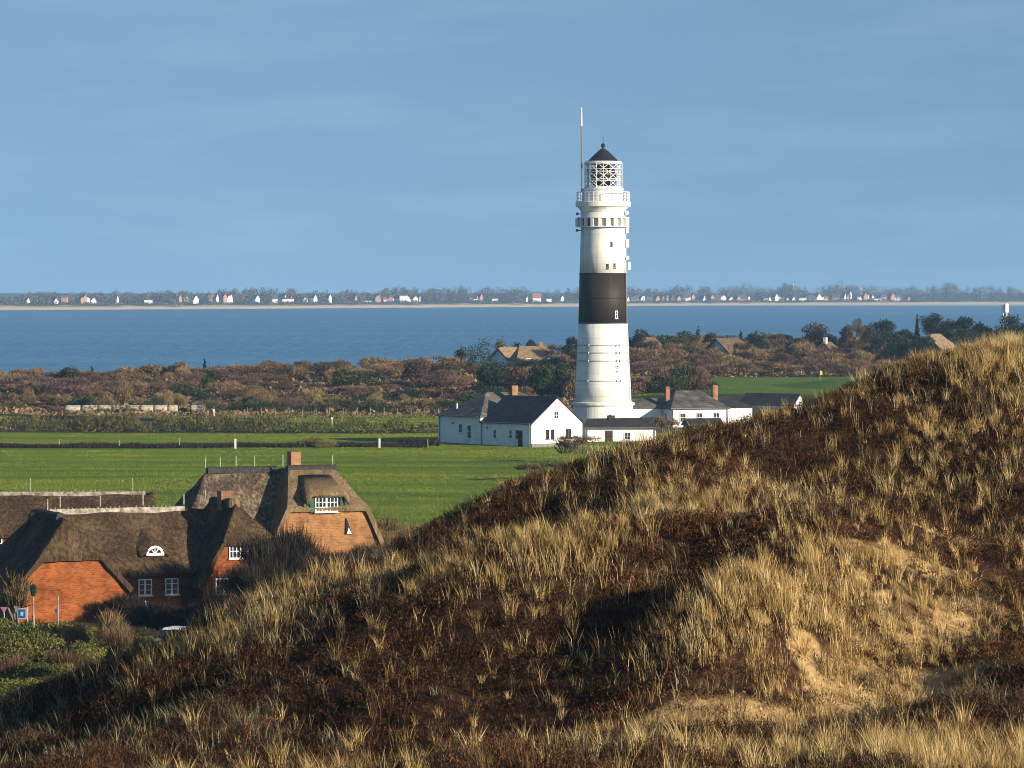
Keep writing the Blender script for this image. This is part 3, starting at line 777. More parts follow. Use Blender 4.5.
tag(link("marram_grass", np_mesh("marram_grass", v, f, t), M["marram"]), "pale straw coloured marram grass tufts growing all over the dune", "grass", kind="stuff")
# swathes: closed drifts of wind-combed blades, not single tufts
x, y = scatter(rng, 90000, -27, 27, 54, 99)
w = np.clip(blob_val(STRAW, x, y) * 1.1 - 0.48, 0, 1) * np.clip(3.2 * (fbm(x / 2.4, y / 1.8, 59, 4) - 0.44), 0, 1) * (1 - 0.95 * sand_val(x, y)) * (1 - 0.8 * np.clip(blob_val(DARK, x, y), 0, 1))
keep = rng.uniform(0, 1, len(x)) < w
x, y = x[keep], y[keep]
v, f, t = tufts(rng, x, y, 9, 0.2, 0.6, 0.3, 0.009, 0.34, size=(0.18 + 0.36 * rng.uniform(0, 1, len(x))) * (0.6 + 0.8 * noise2(x / 1.2, y / 1.2, 15)), wind=0.7, curl=0.25)
print("swathes", len(x))
tag(link("grass_swathe", np_mesh("grass_swathe", v, f, t), M["marram"]), "dense drifts of wind combed pale grass on the sunlit hump of the dune", "grass", kind="stuff")
x, y = scatter(rng, 42000, -27, 27, 55, 99)
w = (0.10 + 0.06 * (x > 1) * (y > 66) + 0.20 * blob_val(STRAW, x, y)) * np.clip(2.4 * (patchy(x, y, 1.8, 55) - 0.3), 0.1, 1.3) * (1 - 0.45 * np.clip(blob_val(DARK, x, y), 0, 1))
keep = rng.uniform(0, 1, len(x)) < w
x, y = x[keep], y[keep]
v, f, t = tufts(rng, x, y, 10, 0.18, 0.6, 0.07, 0.009, 0.30, wind=0.3, curl=0.2)
print("thin tufts", len(x))
tag(link("thin_grass", np_mesh("thin_grass", v, f, t), M["marram"]), "thin single tufts of pale grass scattered over the heather", "grass", kind="stuff")
# short grass on shaded flank and crest, backlit shade painted in as grey
x, y = scatter(rng, 30000, -27, 27, 56, 99)
w = (0.07 + 0.6 * shade_side(x, y) * np.clip(patchy(x, y, 2.0, 61) * 1.9 - 0.45, 0, 1)) * (1 - 0.75 * np.clip(blob_val(DARK, x, y) * 1.2, 0, 1))
keep = rng.uniform(0, 1, len(x)) < w
x, y = x[keep], y[keep]
v, f, t = tufts(rng, x, y, 12, 0.22, 0.5, 0.2, 0.014, 0.4, wind=0.35)
print("grey tufts", len(x))
tag(link("dune_grass", np_mesh("dune_grass", v, f, t), M["shade_grey_grass"]), "short grey green grass on the shaded left flank of the dune", "grass", kind="stuff")
# heather and crowberry: low cushions of tiny sprigs
def cushions(rng, x, y, per, rad, hgt, leaf, asp=2.4):
    n = len(x); z = dune_h(x, y); idx = np.repeat(np.arange(n), per); k = len(idx)
    a = rng.uniform(0, 2 * np.pi, k); q = np.sqrt(rng.uniform(0, 1, k)); rr = q * rad[idx]
    top = hgt[idx] * np.sqrt(np.maximum(0, 1 - q ** 2)) * rng.uniform(0.65, 1.1, k)
    b = np.stack([x[idx] + rr * np.cos(a), y[idx] + rr * np.sin(a), z[idx] + top - 0.03], -1)
    g = np.stack([np.cos(a) * q, np.sin(a) * q, np.full(k, 0.75)], -1) + rng.normal(size=(k, 3)) * 0.45
    g /= np.linalg.norm(g, axis=1, keepdims=True)
    ln = leaf * asp * rng.uniform(0.5, 1.4, k); w = leaf * rng.uniform(0.6, 1.3, k)
    t = np.cross(g, rng.normal(size=(k, 3))); t /= np.linalg.norm(t, axis=1, keepdims=True)
    v = np.stack([b - t * (w / 2)[:, None], b + t * (w / 2)[:, None], b + g * ln[:, None]], 1).reshape(-1, 3)
    ct = np.clip(rng.normal(0.42, 0.16, n) - 0.2 * np.clip(blob_val(DARK, x, y), 0, 1), 0, 1)      # shade of the hollows painted in as darker sprigs
    return v, np.arange(3 * k).reshape(-1, 3), np.repeat(np.clip(ct[idx] + rng.normal(0, 0.2, k), 0, 1), 3)
x, y = scatter(rng, 30000, -27, 27, 52, 102)
w = (1 - 1.0 * sand_val(x, y)) * np.clip(1.1 - 0.45 * blob_val(STRAW, x, y) - 0.5 * blob_val(FERN, x, y), 0, 1)
w = w * np.clip(patchy(x, y, 1.1, 81) * 2.4 - 0.3, 0.15, 1)
keep = rng.uniform(0, 1, len(x)) < w
x, y = x[keep], y[keep]
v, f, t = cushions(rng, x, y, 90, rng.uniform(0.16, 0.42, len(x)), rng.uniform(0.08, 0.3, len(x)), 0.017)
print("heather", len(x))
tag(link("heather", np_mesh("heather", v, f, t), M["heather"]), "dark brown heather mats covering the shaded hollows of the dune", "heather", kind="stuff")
# dark dry stalks standing out of the heather
x, y = scatter(rng, 24000, -27, 27, 54, 100)
w = 0.35 * (1 - sand_val(x, y)) + 0.4 * sstep(62, 59, y)
keep = rng.uniform(0, 1, len(x)) < w * np.clip(patchy(x, y, 1.6, 83) * 2 - .3, 0, 1)
x, y = x[keep], y[keep]
v, f, t = tufts(rng, x, y, 9, 0.15, 0.5, 0.16, 0.012, 0.5, curl=0.15)
tag(link("heather_stalks", np_mesh("heather_stalks", v, f, t), M["heather"]), "thin dark stalks standing out of the heather", "heather", kind="stuff")
# reddish dead ferns
x, y = scatter(rng, 20000, -27, 27, 54, 100)
w = blob_val(FERN, x, y) * np.clip(patchy(x, y, 1.3, 101) * 2.4 - 0.45, 0, 1) + 0.10 * (patchy(x, y, 1.3, 103) > 0.5)
keep = rng.uniform(0, 1, len(x)) < w
x, y = x[keep], y[keep]
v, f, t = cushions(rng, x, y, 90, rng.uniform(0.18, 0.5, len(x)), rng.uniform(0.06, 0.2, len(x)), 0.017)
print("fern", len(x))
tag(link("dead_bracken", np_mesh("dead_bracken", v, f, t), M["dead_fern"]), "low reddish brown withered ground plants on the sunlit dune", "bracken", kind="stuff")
# straw litter on the sand
x, y = scatter(rng, 90000, -2, 20, 56, 90)
keep = rng.uniform(0, 1, len(x)) < np.clip(blob_val(SAND, x, y) * 1.6, 0, 1) * 0.5
x, y = x[keep], y[keep]
v, f, t = tufts(rng, x, y, 4, 0.06, 0.22, 0.12, 0.014, 1.6)
tag(link("straw_litter", np_mesh("straw_litter", v, f, t), M["marram"]), "broken straw lying on the sandy slides of the dune", "straw", kind="stuff")

# meadow grass: short upright blades in their tens of thousands
def turf(name, n, x0, x1, y0, y1, seed, label, streak=1.0):
    r = np.random.default_rng(seed)
    y = y0 + (y1 - y0) * r.uniform(0, 1, n); x = r.uniform(-1, 1, n) * (0.131 * y + 3); ok = (x > x0) & (x < x1)
    if name == "meadow_grass": ok &= ~((y > 480.5 + 2 * np.sin(x / 3.1)) & (y < 489 + np.sin(x / 2.3)) & (x < -10.4)) & ((y < 530) | (y > 546)) & ~((y > 531) & ((x < -33) | (x > 13)))
    x, y = x[ok], y[ok]; n = len(x); z = land(x, y) + 0.03
    tall = fbm(x / 14, y / 9, seed + 5, 4)
    h = r.uniform(0.05, 0.11, n) * (0.7 + 0.6 * tall); w = r.uniform(0.05, 0.12, n)
    a = r.uniform(0, np.pi, n); wx, wy = np.cos(a) * w / 2, np.sin(a) * w / 2
    lx, ly = r.normal(0, .35, n) * h, r.normal(0, .35, n) * h
    v = np.stack([np.stack([x - wx, y - wy, z], -1), np.stack([x + wx, y + wy, z], -1), np.stack([x + lx, y + ly, z + h], -1)], 1).reshape(-1, 3)
    t = np.clip(0.5 + 2.2 * streak * (fbm(x / 70, y / 9, seed + 9, 4) - 0.5) + 0.25 * (fbm(x / 3, y / 3, seed + 3, 2) - .5) + r.normal(0, .15, n) + 0.16 * streak * np.sin(y / 1.9 + x * 0.02), 0, 1)
    tag(link(name, np_mesh(name, v, np.arange(n * 3).reshape(-1, 3), np.repeat(t, 3)), M["meadow_grass"]), label, "grass", kind="stuff")
turf("meadow_grass", 620000, -90, 40, 300, 592, 401, "short green meadow grass between the farmhouses and the hedge")
turf("golf_grass", 110000, 10, 77, 634, 758, 402, "short mown grass of the golf turf right of the tower", 0.6)

r = np.random.default_rng(411)
n = 26000; x = r.uniform(-75, -10.5, n); y = r.uniform(480.5, 489, n); z = land(x, y) + 0.1
h = r.uniform(0.15, 0.42, n) * (0.5 + noise2(x / 2.0, y / 2.0, 3))
v, f, t = blades(r, np.stack([x, y, z], -1), h, r.uniform(.06, .14, n), r.uniform(0, .5, n), r.uniform(0, 1, n))
tag(link("ditch_reeds", np_mesh("ditch_reeds", v, f, t), M["bush_dark"]), "dark reeds growing along the ditch across the meadow", "reeds", kind="stuff")
n = 22000; x = r.uniform(-84, 11, n); y = r.uniform(592, 615, n); z = land(x, y) + 0.05; ok = (y < 599) | (y > 611) | (r.uniform(0, 1, n) < .25)
x, y, z = x[ok], y[ok], z[ok]; n = len(x)
v, f, t = blades(r, np.stack([x, y, z], -1), r.uniform(.1, .4, n), r.uniform(.08, .2, n), r.uniform(0, .5, n), r.uniform(0, 1, n))
tag(link("verge_grass", np_mesh("verge_grass", v, f, t), M["bush_olive"]), "rough olive grass on the verges of the farm track", "grass", kind="stuff")

# ================================================================== BUILDINGS
def window(parent, x, y, z, w, h, yaw, nx=2, ny=2, name="window", m="white_metal", bar=0.07, label=None, mull=0.0, pane="glass"):
    """frame with glazing bars (one mesh), its glass a child; yaw turns the outward -y side"""
    f = MB(); d = 0.09
    f.box((0, 0, h / 2 - bar / 2), (w, d, bar)); f.box((0, 0, -h / 2 + bar / 2), (w, d, bar))
    for s in (-1, 1): f.box((s * (w / 2 - bar / 2), 0, 0), (bar, d, h - 2 * bar))
    for k in range(1, nx):
        bw = mull if (mull and k == nx // 2) else bar * 0.6
        f.box((-w / 2 + w * k / nx, 0, 0), (bw, d * 0.7, h - 2 * bar))
    for k in range(1, ny): f.box((0, 0.004, -h / 2 + h * k / ny), (w - 2 * bar, d * 0.55, bar * 0.6))
    f.box((0, -0.05, -h / 2 - 0.03), (w + 0.12, 0.18, 0.06))
    o = f.build(name, M[m], parent)
    o.location = (x, y, z); o.rotation_euler = (0, 0, yaw)
    g = MB(); g.box((0, 0.018, 0), (w - bar, 0.02, h - bar)); g.build("pane", M[pane], o)
    if label: o["label"] = label
    return o

def block(parent, L, W, eave, ridge, m_wall, m_roof, c=(0, 0), yaw=0.0, ends=(("gable",), ("gable",)), over=0.45, end_over=0.3, thick=0.35, wob=0.0, base=-0.6, drop=None, roof_name="roof", sub=False):
    """walls and a solid roof over a plan L (along the ridge, local x) by W; each end is gable, ('half', hip_z, setback) or ('hip', setback)"""
    hw = W / 2; slope = (ridge - eave) / hw
    hwo = hw + over; zo = ridge - slope * hwo
    def tf(p):
        ca, sa = math.cos(yaw), math.sin(yaw)
        return (c[0] + p[0] * ca - p[1] * sa, c[1] + p[0] * sa + p[1] * ca, p[2])
    vd = thick / math.cos(math.atan(slope)) * 0.6
    def ztop(w): return ridge - slope * abs(w) - vd
    wb = MB(); prof = []
    vs, fs = [], []
    for e, sgn in ((ends[0], -1), (ends[1], 1)):
        x = sgn * L / 2
        if e[0] == "half":
            hz = e[1] - vd * 0.5; wh = (ridge - vd - hz) / slope
            ring = [(x, -hw, base), (x, hw, base), (x, hw, ztop(hw)), (x, wh, hz), (x, -wh, hz), (x, -hw, ztop(hw))]
        elif e[0] == "hip":
            ring = [(x, -hw, base), (x, hw, base), (x, hw, ztop(hw)), (x, -hw, ztop(hw))]
        else:
            ring = [(x, -hw, base), (x, hw, base), (x, hw, ztop(hw)), (x, 0, ridge - vd), (x, -hw, ztop(hw))]
        n0 = len(vs); vs += [tf(p) for p in ring]; fs.append(tuple(range(n0, n0 + len(ring))))
        prof.append((n0, len(ring)))
    a, b = prof[0][0], prof[1][0]; la, lb = prof[0][1], prof[1][1]
    fs.append((a, b, b + lb - 1, a + la - 1)); fs.append((a + 1, b + 1, b + 2, a + 2))
    wb.add(vs, fs); wall = wb.build("wall", M[m_wall], parent)
    # roof
    rv, rf = [], []
    info = []
    for e, sgn in ((ends[0], -1), (ends[1], 1)):
        x = sgn * (L / 2 + end_over)
        if e[0] == "half":
            hz, sb = e[1], e[2]; wh = (ridge - hz) / slope
            q = [(x, -hwo, zo), (x, -wh, hz), (x - sgn * sb, 0, ridge), (x, wh, hz), (x, hwo, zo)]
        elif e[0] == "hip":
            q = [(x, -hwo, zo), (x - sgn * e[1], 0, ridge), (x, hwo, zo)]
        else:
            q = [(x, -hwo, zo), (x, 0, ridge), (x, hwo, zo)]
        n0 = len(rv); rv += [tf(p) for p in q]; info.append((n0, len(q), e[0]))
    (a, la, ea), (b, lb, eb) = info
    ma, mb = a + la // 2, b + lb // 2
    rf.append(tuple(range(a, ma + 1)) + tuple(range(mb, b - 1, -1)))
    rf.append(tuple(range(ma, a + la)) + tuple(range(b + lb - 1, mb - 1, -1)))
    for (s, ln, e) in info:
        if e == "half": rf.append((s + 1, s + 2, s + 3))
        if e == "hip": rf.append((s, s + 1, s + 2))
    rb = MB(); rb.add(rv, rf)
    roof = rb.build(roof_name, M[m_roof], parent, solid=thick)
    if wob:
        sd = roof.modifiers.new("fine", 'SUBSURF'); sd.subdivision_type = 'SIMPLE'; sd.levels = 4; sd.render_levels = 4
        tx = bpy.data.textures.get("thatch_lumps") or bpy.data.textures.new("thatch_lumps", 'CLOUDS')
        tx.noise_scale = 1.4
        dp = roof.modifiers.new("lumps", 'DISPLACE'); dp.texture = tx; dp.strength = wob; dp.mid_level = 0.5; dp.texture_coords = 'LOCAL'
        bv = roof.modifiers.new("soft", 'SMOOTH'); bv.factor = 0.5; bv.iterations = 1
        for p in roof.data.polygons: p.use_smooth = True
    return wall, roof

def chimney(parent, x, y, z0, z1, w, d, m="brick_chimney", cap=True, name="chimney", yaw=0.0):
    b = MB(); b.box((x, y, (z0 + z1) / 2), (w, d, z1 - z0), yaw); o = b.build(name, M[m], parent)
    if cap:
        k = MB(); k.box((x, y, z1 + 0.05), (w + 0.14, d + 0.14, 0.12), yaw); k.box((x, y, z1 + 0.18), (w * 0.5, d * 0.5, 0.18), yaw); k.build("chimney_cap", M["dark_iron"], o)
    return o

def door(parent, x, y, z, w, h, yaw, m="dark_wood"):
    b = MB(); b.box((0, 0, 0), (w, 0.1, h)); b.box((0, -0.03, 0.25 * h), (w * 0.7, 0.1, 0.3 * h)); b.box((0, -0.03, -0.2 * h), (w * 0.7, 0.1, 0.4 * h))
    o = b.build("door", M[m], parent); o.location = (x, y, z); o.rotation_euler = (0, 0, yaw)
    k = MB(); k.box((w * 0.38, -0.09, 0), (0.04, 0.06, 0.16)); k.build("handle", M["grey_metal"], o)
    return o

# ------------------------------------------------------------------ the lighthouse
LY = 540.0
LX = xat(603, LY)
def LZ(py): return zat(py, LY)
ppm = F / LY
lh = empty("lighthouse", (LX, LY, lz(LX, LY)))
lh0 = lh.location.z
tag(lh, "tall round white lighthouse with broad black band and glazed lantern", "lighthouse")
def Z(py): return LZ(py) - lh0
def prof(pts): return [(w / 2 / ppm, Z(py)) for w, py in pts]
b = MB(); b.lathe(prof([(61, 433), (60.5, 419), (59.5, 407), (59.5, 405.8)]), 64); b.build("plinth", M["tower_white"], lh, smooth=False)
b = MB(); b.lathe(prof([(60, 405.8), (63, 404.6), (63, 402.4), (58, 401.6)]), 64); b.build("cornice", M["tower_white"], lh)
b = MB(); b.lathe(prof([(57, 402), (55.2, 385), (53.0, 365), (51.2, 345), (49.4, 323.3)]), 64); b.build("lower_shaft", M["tower_white"], lh, smooth=True)
b = MB(); b.lathe(prof([(49.3, 323.3), (48.2, 300), (47.2, 273.4)]), 64); b.build("black_band", M["tower_black"], lh, smooth=True)
b = MB(); b.lathe(prof([(47.1, 273.4), (45.6, 250), (44.6, 230), (44.0, 212)]), 64); b.build("upper_shaft", M["tower_white"], lh, smooth=True)
b = MB(); b.lathe(prof([(44.2, 212.2), (46, 210), (51, 207.2), (55, 206.6), (55, 202.0), (53.5, 201.4), (30, 201.2)]), 64); b.build("gallery", M["tower_white"], lh)
# hoops
for py, w in ((345, 51.2), (352.5, 51.9), (360.5, 52.7), (380.5, 54.8)):
    b = MB(); b.lathe([((w + 0.7) / 2 / ppm, Z(py) - 0.06), ((w + 1.0) / 2 / ppm, Z(py)), ((w + 0.7) / 2 / ppm, Z(py) + 0.06)], 64, cap=False)
    h = b.build("hoop", M["grey_metal"], lh)
    for a in (-125, -60, -52):
        c2 = MB(); r = (w + 1.6) / 2 / ppm; c2.box((r * math.cos(R(a)), r * math.sin(R(a)), Z(py)), (0.22, 0.22, 0.26), R(a)); c2.build("clamp", M["grey_metal"], h)
b = MB(); b.lathe([(48.6 / 2 / ppm, Z(298.4)), (49.2 / 2 / ppm, Z(298)), (48.6 / 2 / ppm, Z(297.6))], 64, cap=False); b.build("hoop", M["dark_iron"], lh)
for py, w in ((322.9, 50.2), (273.7, 48.0)):
    b = MB(); b.lathe([((w - .4) / 2 / ppm, Z(py) - .08), ((w + .2) / 2 / ppm, Z(py)), ((w - .4) / 2 / ppm, Z(py) + .08)], 64, cap=False); b.build("hoop", M["dark_iron"], lh)
def on_tower(px, py, w_at):   # local point and outward yaw on the tower's skin
    r = w_at / 2 / ppm; x = (px - 603) / ppm; a = math.asin(max(-0.98, min(0.98, x / r)))
    return x, -r * math.cos(a), Z(py), a
for px, py, w_at, ww, hh, fr in ((615.8, 314.5, 49, 0.42, 1.05, "white_metal"), (616.3, 368.3, 53.2, 0.4, 0.85, "dark_iron"), (611, 244.3, 45.5, 0.3, 0.7, "dark_iron"), (607, 266.5, 46.8, 0.3, 0.65, "dark_iron"), (614, 266, 46.8, 0.3, 0.7, "dark_iron")):
    x, y, z, a = on_tower(px, py, w_at)
    window(lh, x, y, z, ww, hh, a, 1, 2, m=fr, bar=0.09)
x, y, z, a = on_tower(610.5, 418.5, 60.3)
door(lh, x, y - 0.02, z - 0.4, 1.0, 1.9, a)
M["sunlit_pane"] = mat("sunlit_pane", [(0.3, (0.5, 0.43, 0.32)), (0.7, (0.62, 0.55, 0.43))], scale=3, rough=0.6)  # sunlight on the ring's right-hand panes, put into a tan colour
# ring of the watch room: panel boxes with windows
ring_r = 22.6 / ppm
for k in range(20):
    a = R(-90 + (k - 9.5) * 18)
    b = MB(); b.box(((ring_r + 0.22) * math.cos(a), (ring_r + 0.22) * math.sin(a), Z(222.3)), (0.5, 0.42, 1.25), a)
    pier = b.build("bracket", M["tower_white"], lh, bevel=0.03)
b = MB(); b.lathe([(ring_r - .1, Z(227.4)), (ring_r + .5, Z(227.2)), (ring_r + .5, Z(226.6)), (ring_r - .1, Z(226.2))], 64, cap=False); b.build("ring_ledge", M["tower_white"], lh)
b = MB(); b.lathe([(ring_r - .1, Z(218.4)), (ring_r + .5, Z(218.2)), (ring_r + .5, Z(217.4)), (ring_r - .1, Z(217.0))], 64, cap=False); b.build("ring_ledge", M["tower_white"], lh)
for k in range(19):
    a = R(-90 + (k - 9) * 18); rr = ring_r + 0.03
    window(lh, rr * math.cos(a), rr * math.sin(a), Z(222.3), 0.5, 1.0, a + R(90), 1, 2, m="dark_iron" if k < 8 else "white_metal", bar=0.05, pane="glass" if k < 8 else "sunlit_pane")  # sunlit side coloured with tan panes and white frames, shaded side dark
# gallery rail
rg = 26.2 / ppm
b = MB()
for k in range(32):
    a = 2 * math.pi * k / 32; b.tube([(rg * math.cos(a), rg * math.sin(a), Z(201.4)), (rg * math.cos(a), rg * math.sin(a), Z(192.2))], 0.035, 5)
for py in (192.2, 195.2, 198.2):
    b.tube([(rg * math.cos(2 * math.pi * k / 48), rg * math.sin(2 * math.pi * k / 48), Z(py)) for k in range(49)], 0.03 if py > 193 else 0.05, 5)
b.build("railing", M["white_metal"], lh)
b = MB(); b.lathe(prof([(40, 201.2), (40, 190.5), (42, 190), (42, 188.8), (37, 188.2), (37, 186.8)]), 48); b.build("lantern_base", M["tower_white"], lh)
# lantern: glass, lattice, lens, roof
rl = 16.5 / ppm; zb, zt = Z(187), Z(164.2)
def lantern_glass():
    m, n, l, p = new_mat("lantern_glass")
    p.inputs["Base Color"].default_value = (0.9, 0.95, 0.95, 1); p.inputs["Roughness"].default_value = 0.03
    p.inputs["Transmission Weight"].default_value = 1.0; p.inputs["IOR"].default_value = 1.02
    t = n.new("ShaderNodeTexNoise"); t.inputs["Scale"].default_value = 3
    r = ramp(n, [(0.3, (0.86, 0.93, 0.93)), (0.7, (0.97, 0.99, 0.99))]); l.new(t.outputs["Fac"], r.inputs["Fac"]); l.new(r.outputs["Color"], p.inputs["Base Color"])
    return m
M["lantern_glass"] = lantern_glass()
b = MB(); b.lathe([(rl - .05, zb), (rl - .05, zt)], 48, cap=False); b.build("lantern_glass", M["lantern_glass"], lh, smooth=True)
b = MB(); N = 10
for s in (-1, 1):
    for k in range(N):
        a0 = 2 * math.pi * k / N
        pts = [(rl * math.cos(a0 + s * t * 1.9), rl * math.sin(a0 + s * t * 1.9), zb + (zt - zb) * t) for t in np.linspace(0, 1, 12)]
        b.tube(pts, 0.055, 4)
for t in (0.0, 0.34, 0.67, 1.0):
    b.tube([(rl * math.cos(q), rl * math.sin(q), zb + (zt - zb) * t) for q in np.linspace(0, 2 * math.pi, 41)], 0.06, 4)
b.build("lantern_lattice", M["white_metal"], lh)
ro = 18.9 / ppm; b = MB()      # outer cage, set off from the glass
for k in range(16):
    a = 2 * math.pi * k / 16; b.tube([(ro * math.cos(a), ro * math.sin(a), Z(188.5)), (ro * math.cos(a), ro * math.sin(a), Z(163))], 0.04, 4)
for py in (181, 174.5, 169, 163):
    b.tube([(ro * math.cos(q), ro * math.sin(q), Z(py)) for q in np.linspace(0, 2 * math.pi, 33)], 0.035, 4)
b.build("cleaning_cage", M["white_metal"], lh)
b = MB(); b.lathe([(0.9, zb), (1.5, zb + .4), (1.75, zb + 1.0), (1.75, zb + 2.0), (1.5, zb + 2.6), (0.8, zt)], 24)
M["lens_glass"] = mat("lens_glass", [(0.4, (0.008, 0.01, 0.01)), (0.6, (0.05, 0.06, 0.055))], scale=2.2, rough=0.25, spec=0.5)
b.build("lens", M["lens_glass"], lh)
b = MB(); b.lathe(prof([(36, 164.4), (37, 163.6), (37, 161.6), (33, 161.2)]), 48); b.build("lantern_ring", M["tower_white"], lh)
b = MB(); b.lathe(prof([(29, 161.4), (30.5, 161), (28, 159.6), (20, 155.6), (12, 151.8), (5, 149.2), (2.6, 148.6), (2.6, 147.4), (4.4, 146.6), (4.6, 145.2), (3, 144), (0.6, 143.2), (0.5, 136)]), 40)
b.build("lantern_roof", M["dark_iron"], lh)
mx_ = (581.6 - 603) / ppm
b = MB(); b.tube([(mx_, -0.8, Z(201)), (mx_ - .02, -0.8, Z(160)), (mx_ - .06, -0.8, Z(126))], [0.13, 0.11, 0.09], 8); mast = b.build("aerial_mast", M["mast_grey"], lh)
b = MB(); b.tube([(mx_ - .06, -0.8, Z(126)), (mx_ - .08, -0.8, Z(108))], [0.13, 0.11], 8); b.build("aerial_tip", M["white_metal"], mast)
# aerials on the right flank
for px, py, kind in ((626.5, 213, "dish"), (627, 227.5, "panel"), (627.5, 243.5, "panel"), (627, 258, "dish"), (629, 266, "panel"), (576.5, 222.5, "panel"), (577.2, 214, "dish_dark"), (577.0, 230.5, "dish_dark")):
    x = (px - 603) / ppm; s = 1 if x > 0 else -1; b = MB()
    if kind.startswith("dish"):
        b.tube([(x - .1, -0.7, Z(py)), (x, -0.95, Z(py)), (x + .02, -1.2, Z(py))], [0.14, 0.30, 0.24] if kind == 'dish' else [0.1, 0.2, 0.15], 14); nm = "dish_aerial"
    else:
        b.box((x, -0.7, Z(py)), (0.36, 0.4, 1.1 if py != 227.5 else 1.6)); nm = "panel_aerial"
    b.tube([(x, -0.6, Z(py)), (x - s * 0.9, -0.3, Z(py))], 0.06, 5)
    b.build(nm, M["dark_iron" if kind == "dish_dark" else "white_metal"], lh, bevel=0.03 if nm == "panel_aerial" else 0)
b = MB(); cx_ = 23.6 / ppm
b.tube([(cx_ * 1.13, -1.6, Z(401)), (cx_ * 1.0, -1.6, Z(323)), (cx_ * .95, -1.5, Z(212))], 0.05, 5); b.build("lightning_cable", M["grey_metal"], lh)

# ------------------------------------------------------------------ keeper's house (white, slate) in front of the tower
KY = 484.0
kp = at(531.5, 448, KY)
kh = empty("keepers_house", (kp.x, kp.y, lz(kp.x, kp.y)), R(40))
tag(kh, "white two part house with black slate roofs and one brick chimney left of the tower", "house")
GW, GL = 8.15, 9.6
block(kh, GL, GW, 3.05, 6.1, "wall_white", "slate", c=(GW / 2, GL / 2), yaw=R(90), over=0.25, end_over=0.2, thick=0.14)
block(kh, 14.0, 8.3, 3.75, 6.35, "wall_white", "grey_slate", c=(6.9, GL + 4.1), yaw=0, ends=(("hip", 4.6), ("hip", 4.6)), over=0.3, end_over=0.3, thick=0.14)
# the back roof is given lighter grey slate for the brightness of its sunlit slope
chimney(kh, 6.6, 11.3, 5.2, 7.2, 0.95, 0.75, "brick_chimney", cap=False)
chimney(kh, 0.9, 15.4, 3.9, 5.0, 0.16, 0.16, "pale_post", cap=False, name="vent_pipe")
for xx in (2.5, 3.35, 5.65, 6.1): window(kh, xx, -0.03, 1.55, 0.5 if xx < 5 else 0.36, 1.15, 0, 1, 2, m="dark_wood", bar=0.05)
window(kh, 3.9, -0.03, 3.85, 0.8, 1.0, 0, 2, 2, m="white_metal", bar=0.09)
for yy, zz, w_, h_ in ((2.7, 1.5, 0.7, 1.25), (3.9, 1.5, 0.6, 1.1), (6.9, 1.45, 0.6, 1.1), (11.7, 1.6, 0.8, 1.7), (13.4, 2.0, 0.7, 1.1)):
    window(kh, -0.03 if yy < GL else -0.13, yy, zz, w_, h_, R(-90), 1, 2, m="white_metal", bar=0.07)
door(kh, -0.04, 2.1, 1.0, 0.8, 2.0, R(-90))

def gutter(parent, p0, p1, down=None):
    b = MB(); b.tube([p0, p1], 0.07, 8); o = b.build("gutter", M["mast_grey"], parent)
    for q in (down or []):
        b = MB(); b.tube([q, (q[0], q[1], 0.0)], 0.05, 6); b.build("downpipe", M["mast_grey"], o)
gutter(kh, (-0.34, 0.0, 2.86), (-0.34, GL, 2.86), [(-0.1, 0.3, 2.86), (-0.1, GL - .2, 2.86)])
gutter(kh, (-0.5, GL + .1, 3.5), (-0.5, GL + 8.1, 3.5), [(-0.16, GL + 7.9, 3.5)])
for yy, zz in ((8.4, 2.2), (14.9, 2.6)):      # small vents and a lamp on the shaded wall
    b = MB(); b.box((-0.06 if yy < GL else -0.16, yy, zz), (0.12, 0.26, 0.2)); b.build("wall_vent", M["mast_grey"], kh)
b = MB(); b.box((GW / 2, -0.04, 0.2), (GW, 0.06, 0.5)); b.build("wall_base", M["mast_grey"], kh)
# ------------------------------------------------------------------ low annexe between house and tower
ap = at(586, 446, 500)
an = empty("annexe", (ap.x, ap.y, lz(ap.x, ap.y) - 0.35), R(4))
tag(an, "long low white annexe with flat dark roof between house and tower", "annexe")
b = MB(); b.box((4.4, 2.0, 0.85), (8.8, 4.0, 2.9)); b.build("wall", M["wall_white"], an)
b = MB()
b.add([(-0.5, -0.35, 2.2), (9.3, -0.35, 2.2), (9.3, 4.3, 2.75), (0.6, 4.3, 3.0), (0.3, 1.6, 3.25), (9.3, 1.6, 3.4)], [(0, 1, 5, 4), (4, 5, 2, 3), (0, 4, 3)])
b.build("roof", M["tar_roof"], an, solid=0.22)
chimney(an, 3.15, 1.5, 2.9, 3.75, 0.3, 0.3, "tar_roof", cap=False, name="vent_pipe")
door(an, 2.9, -0.04, 0.8, 0.9, 2.0, 0)
window(an, 5.2, -0.03, 1.1, 0.8, 0.9, 0, 2, 2)
b = MB(); b.box((-1.9, 2.0, 0.7), (3.4, 0.3, 2.6)); b.build("garden_wall", M["wall_white"], an)

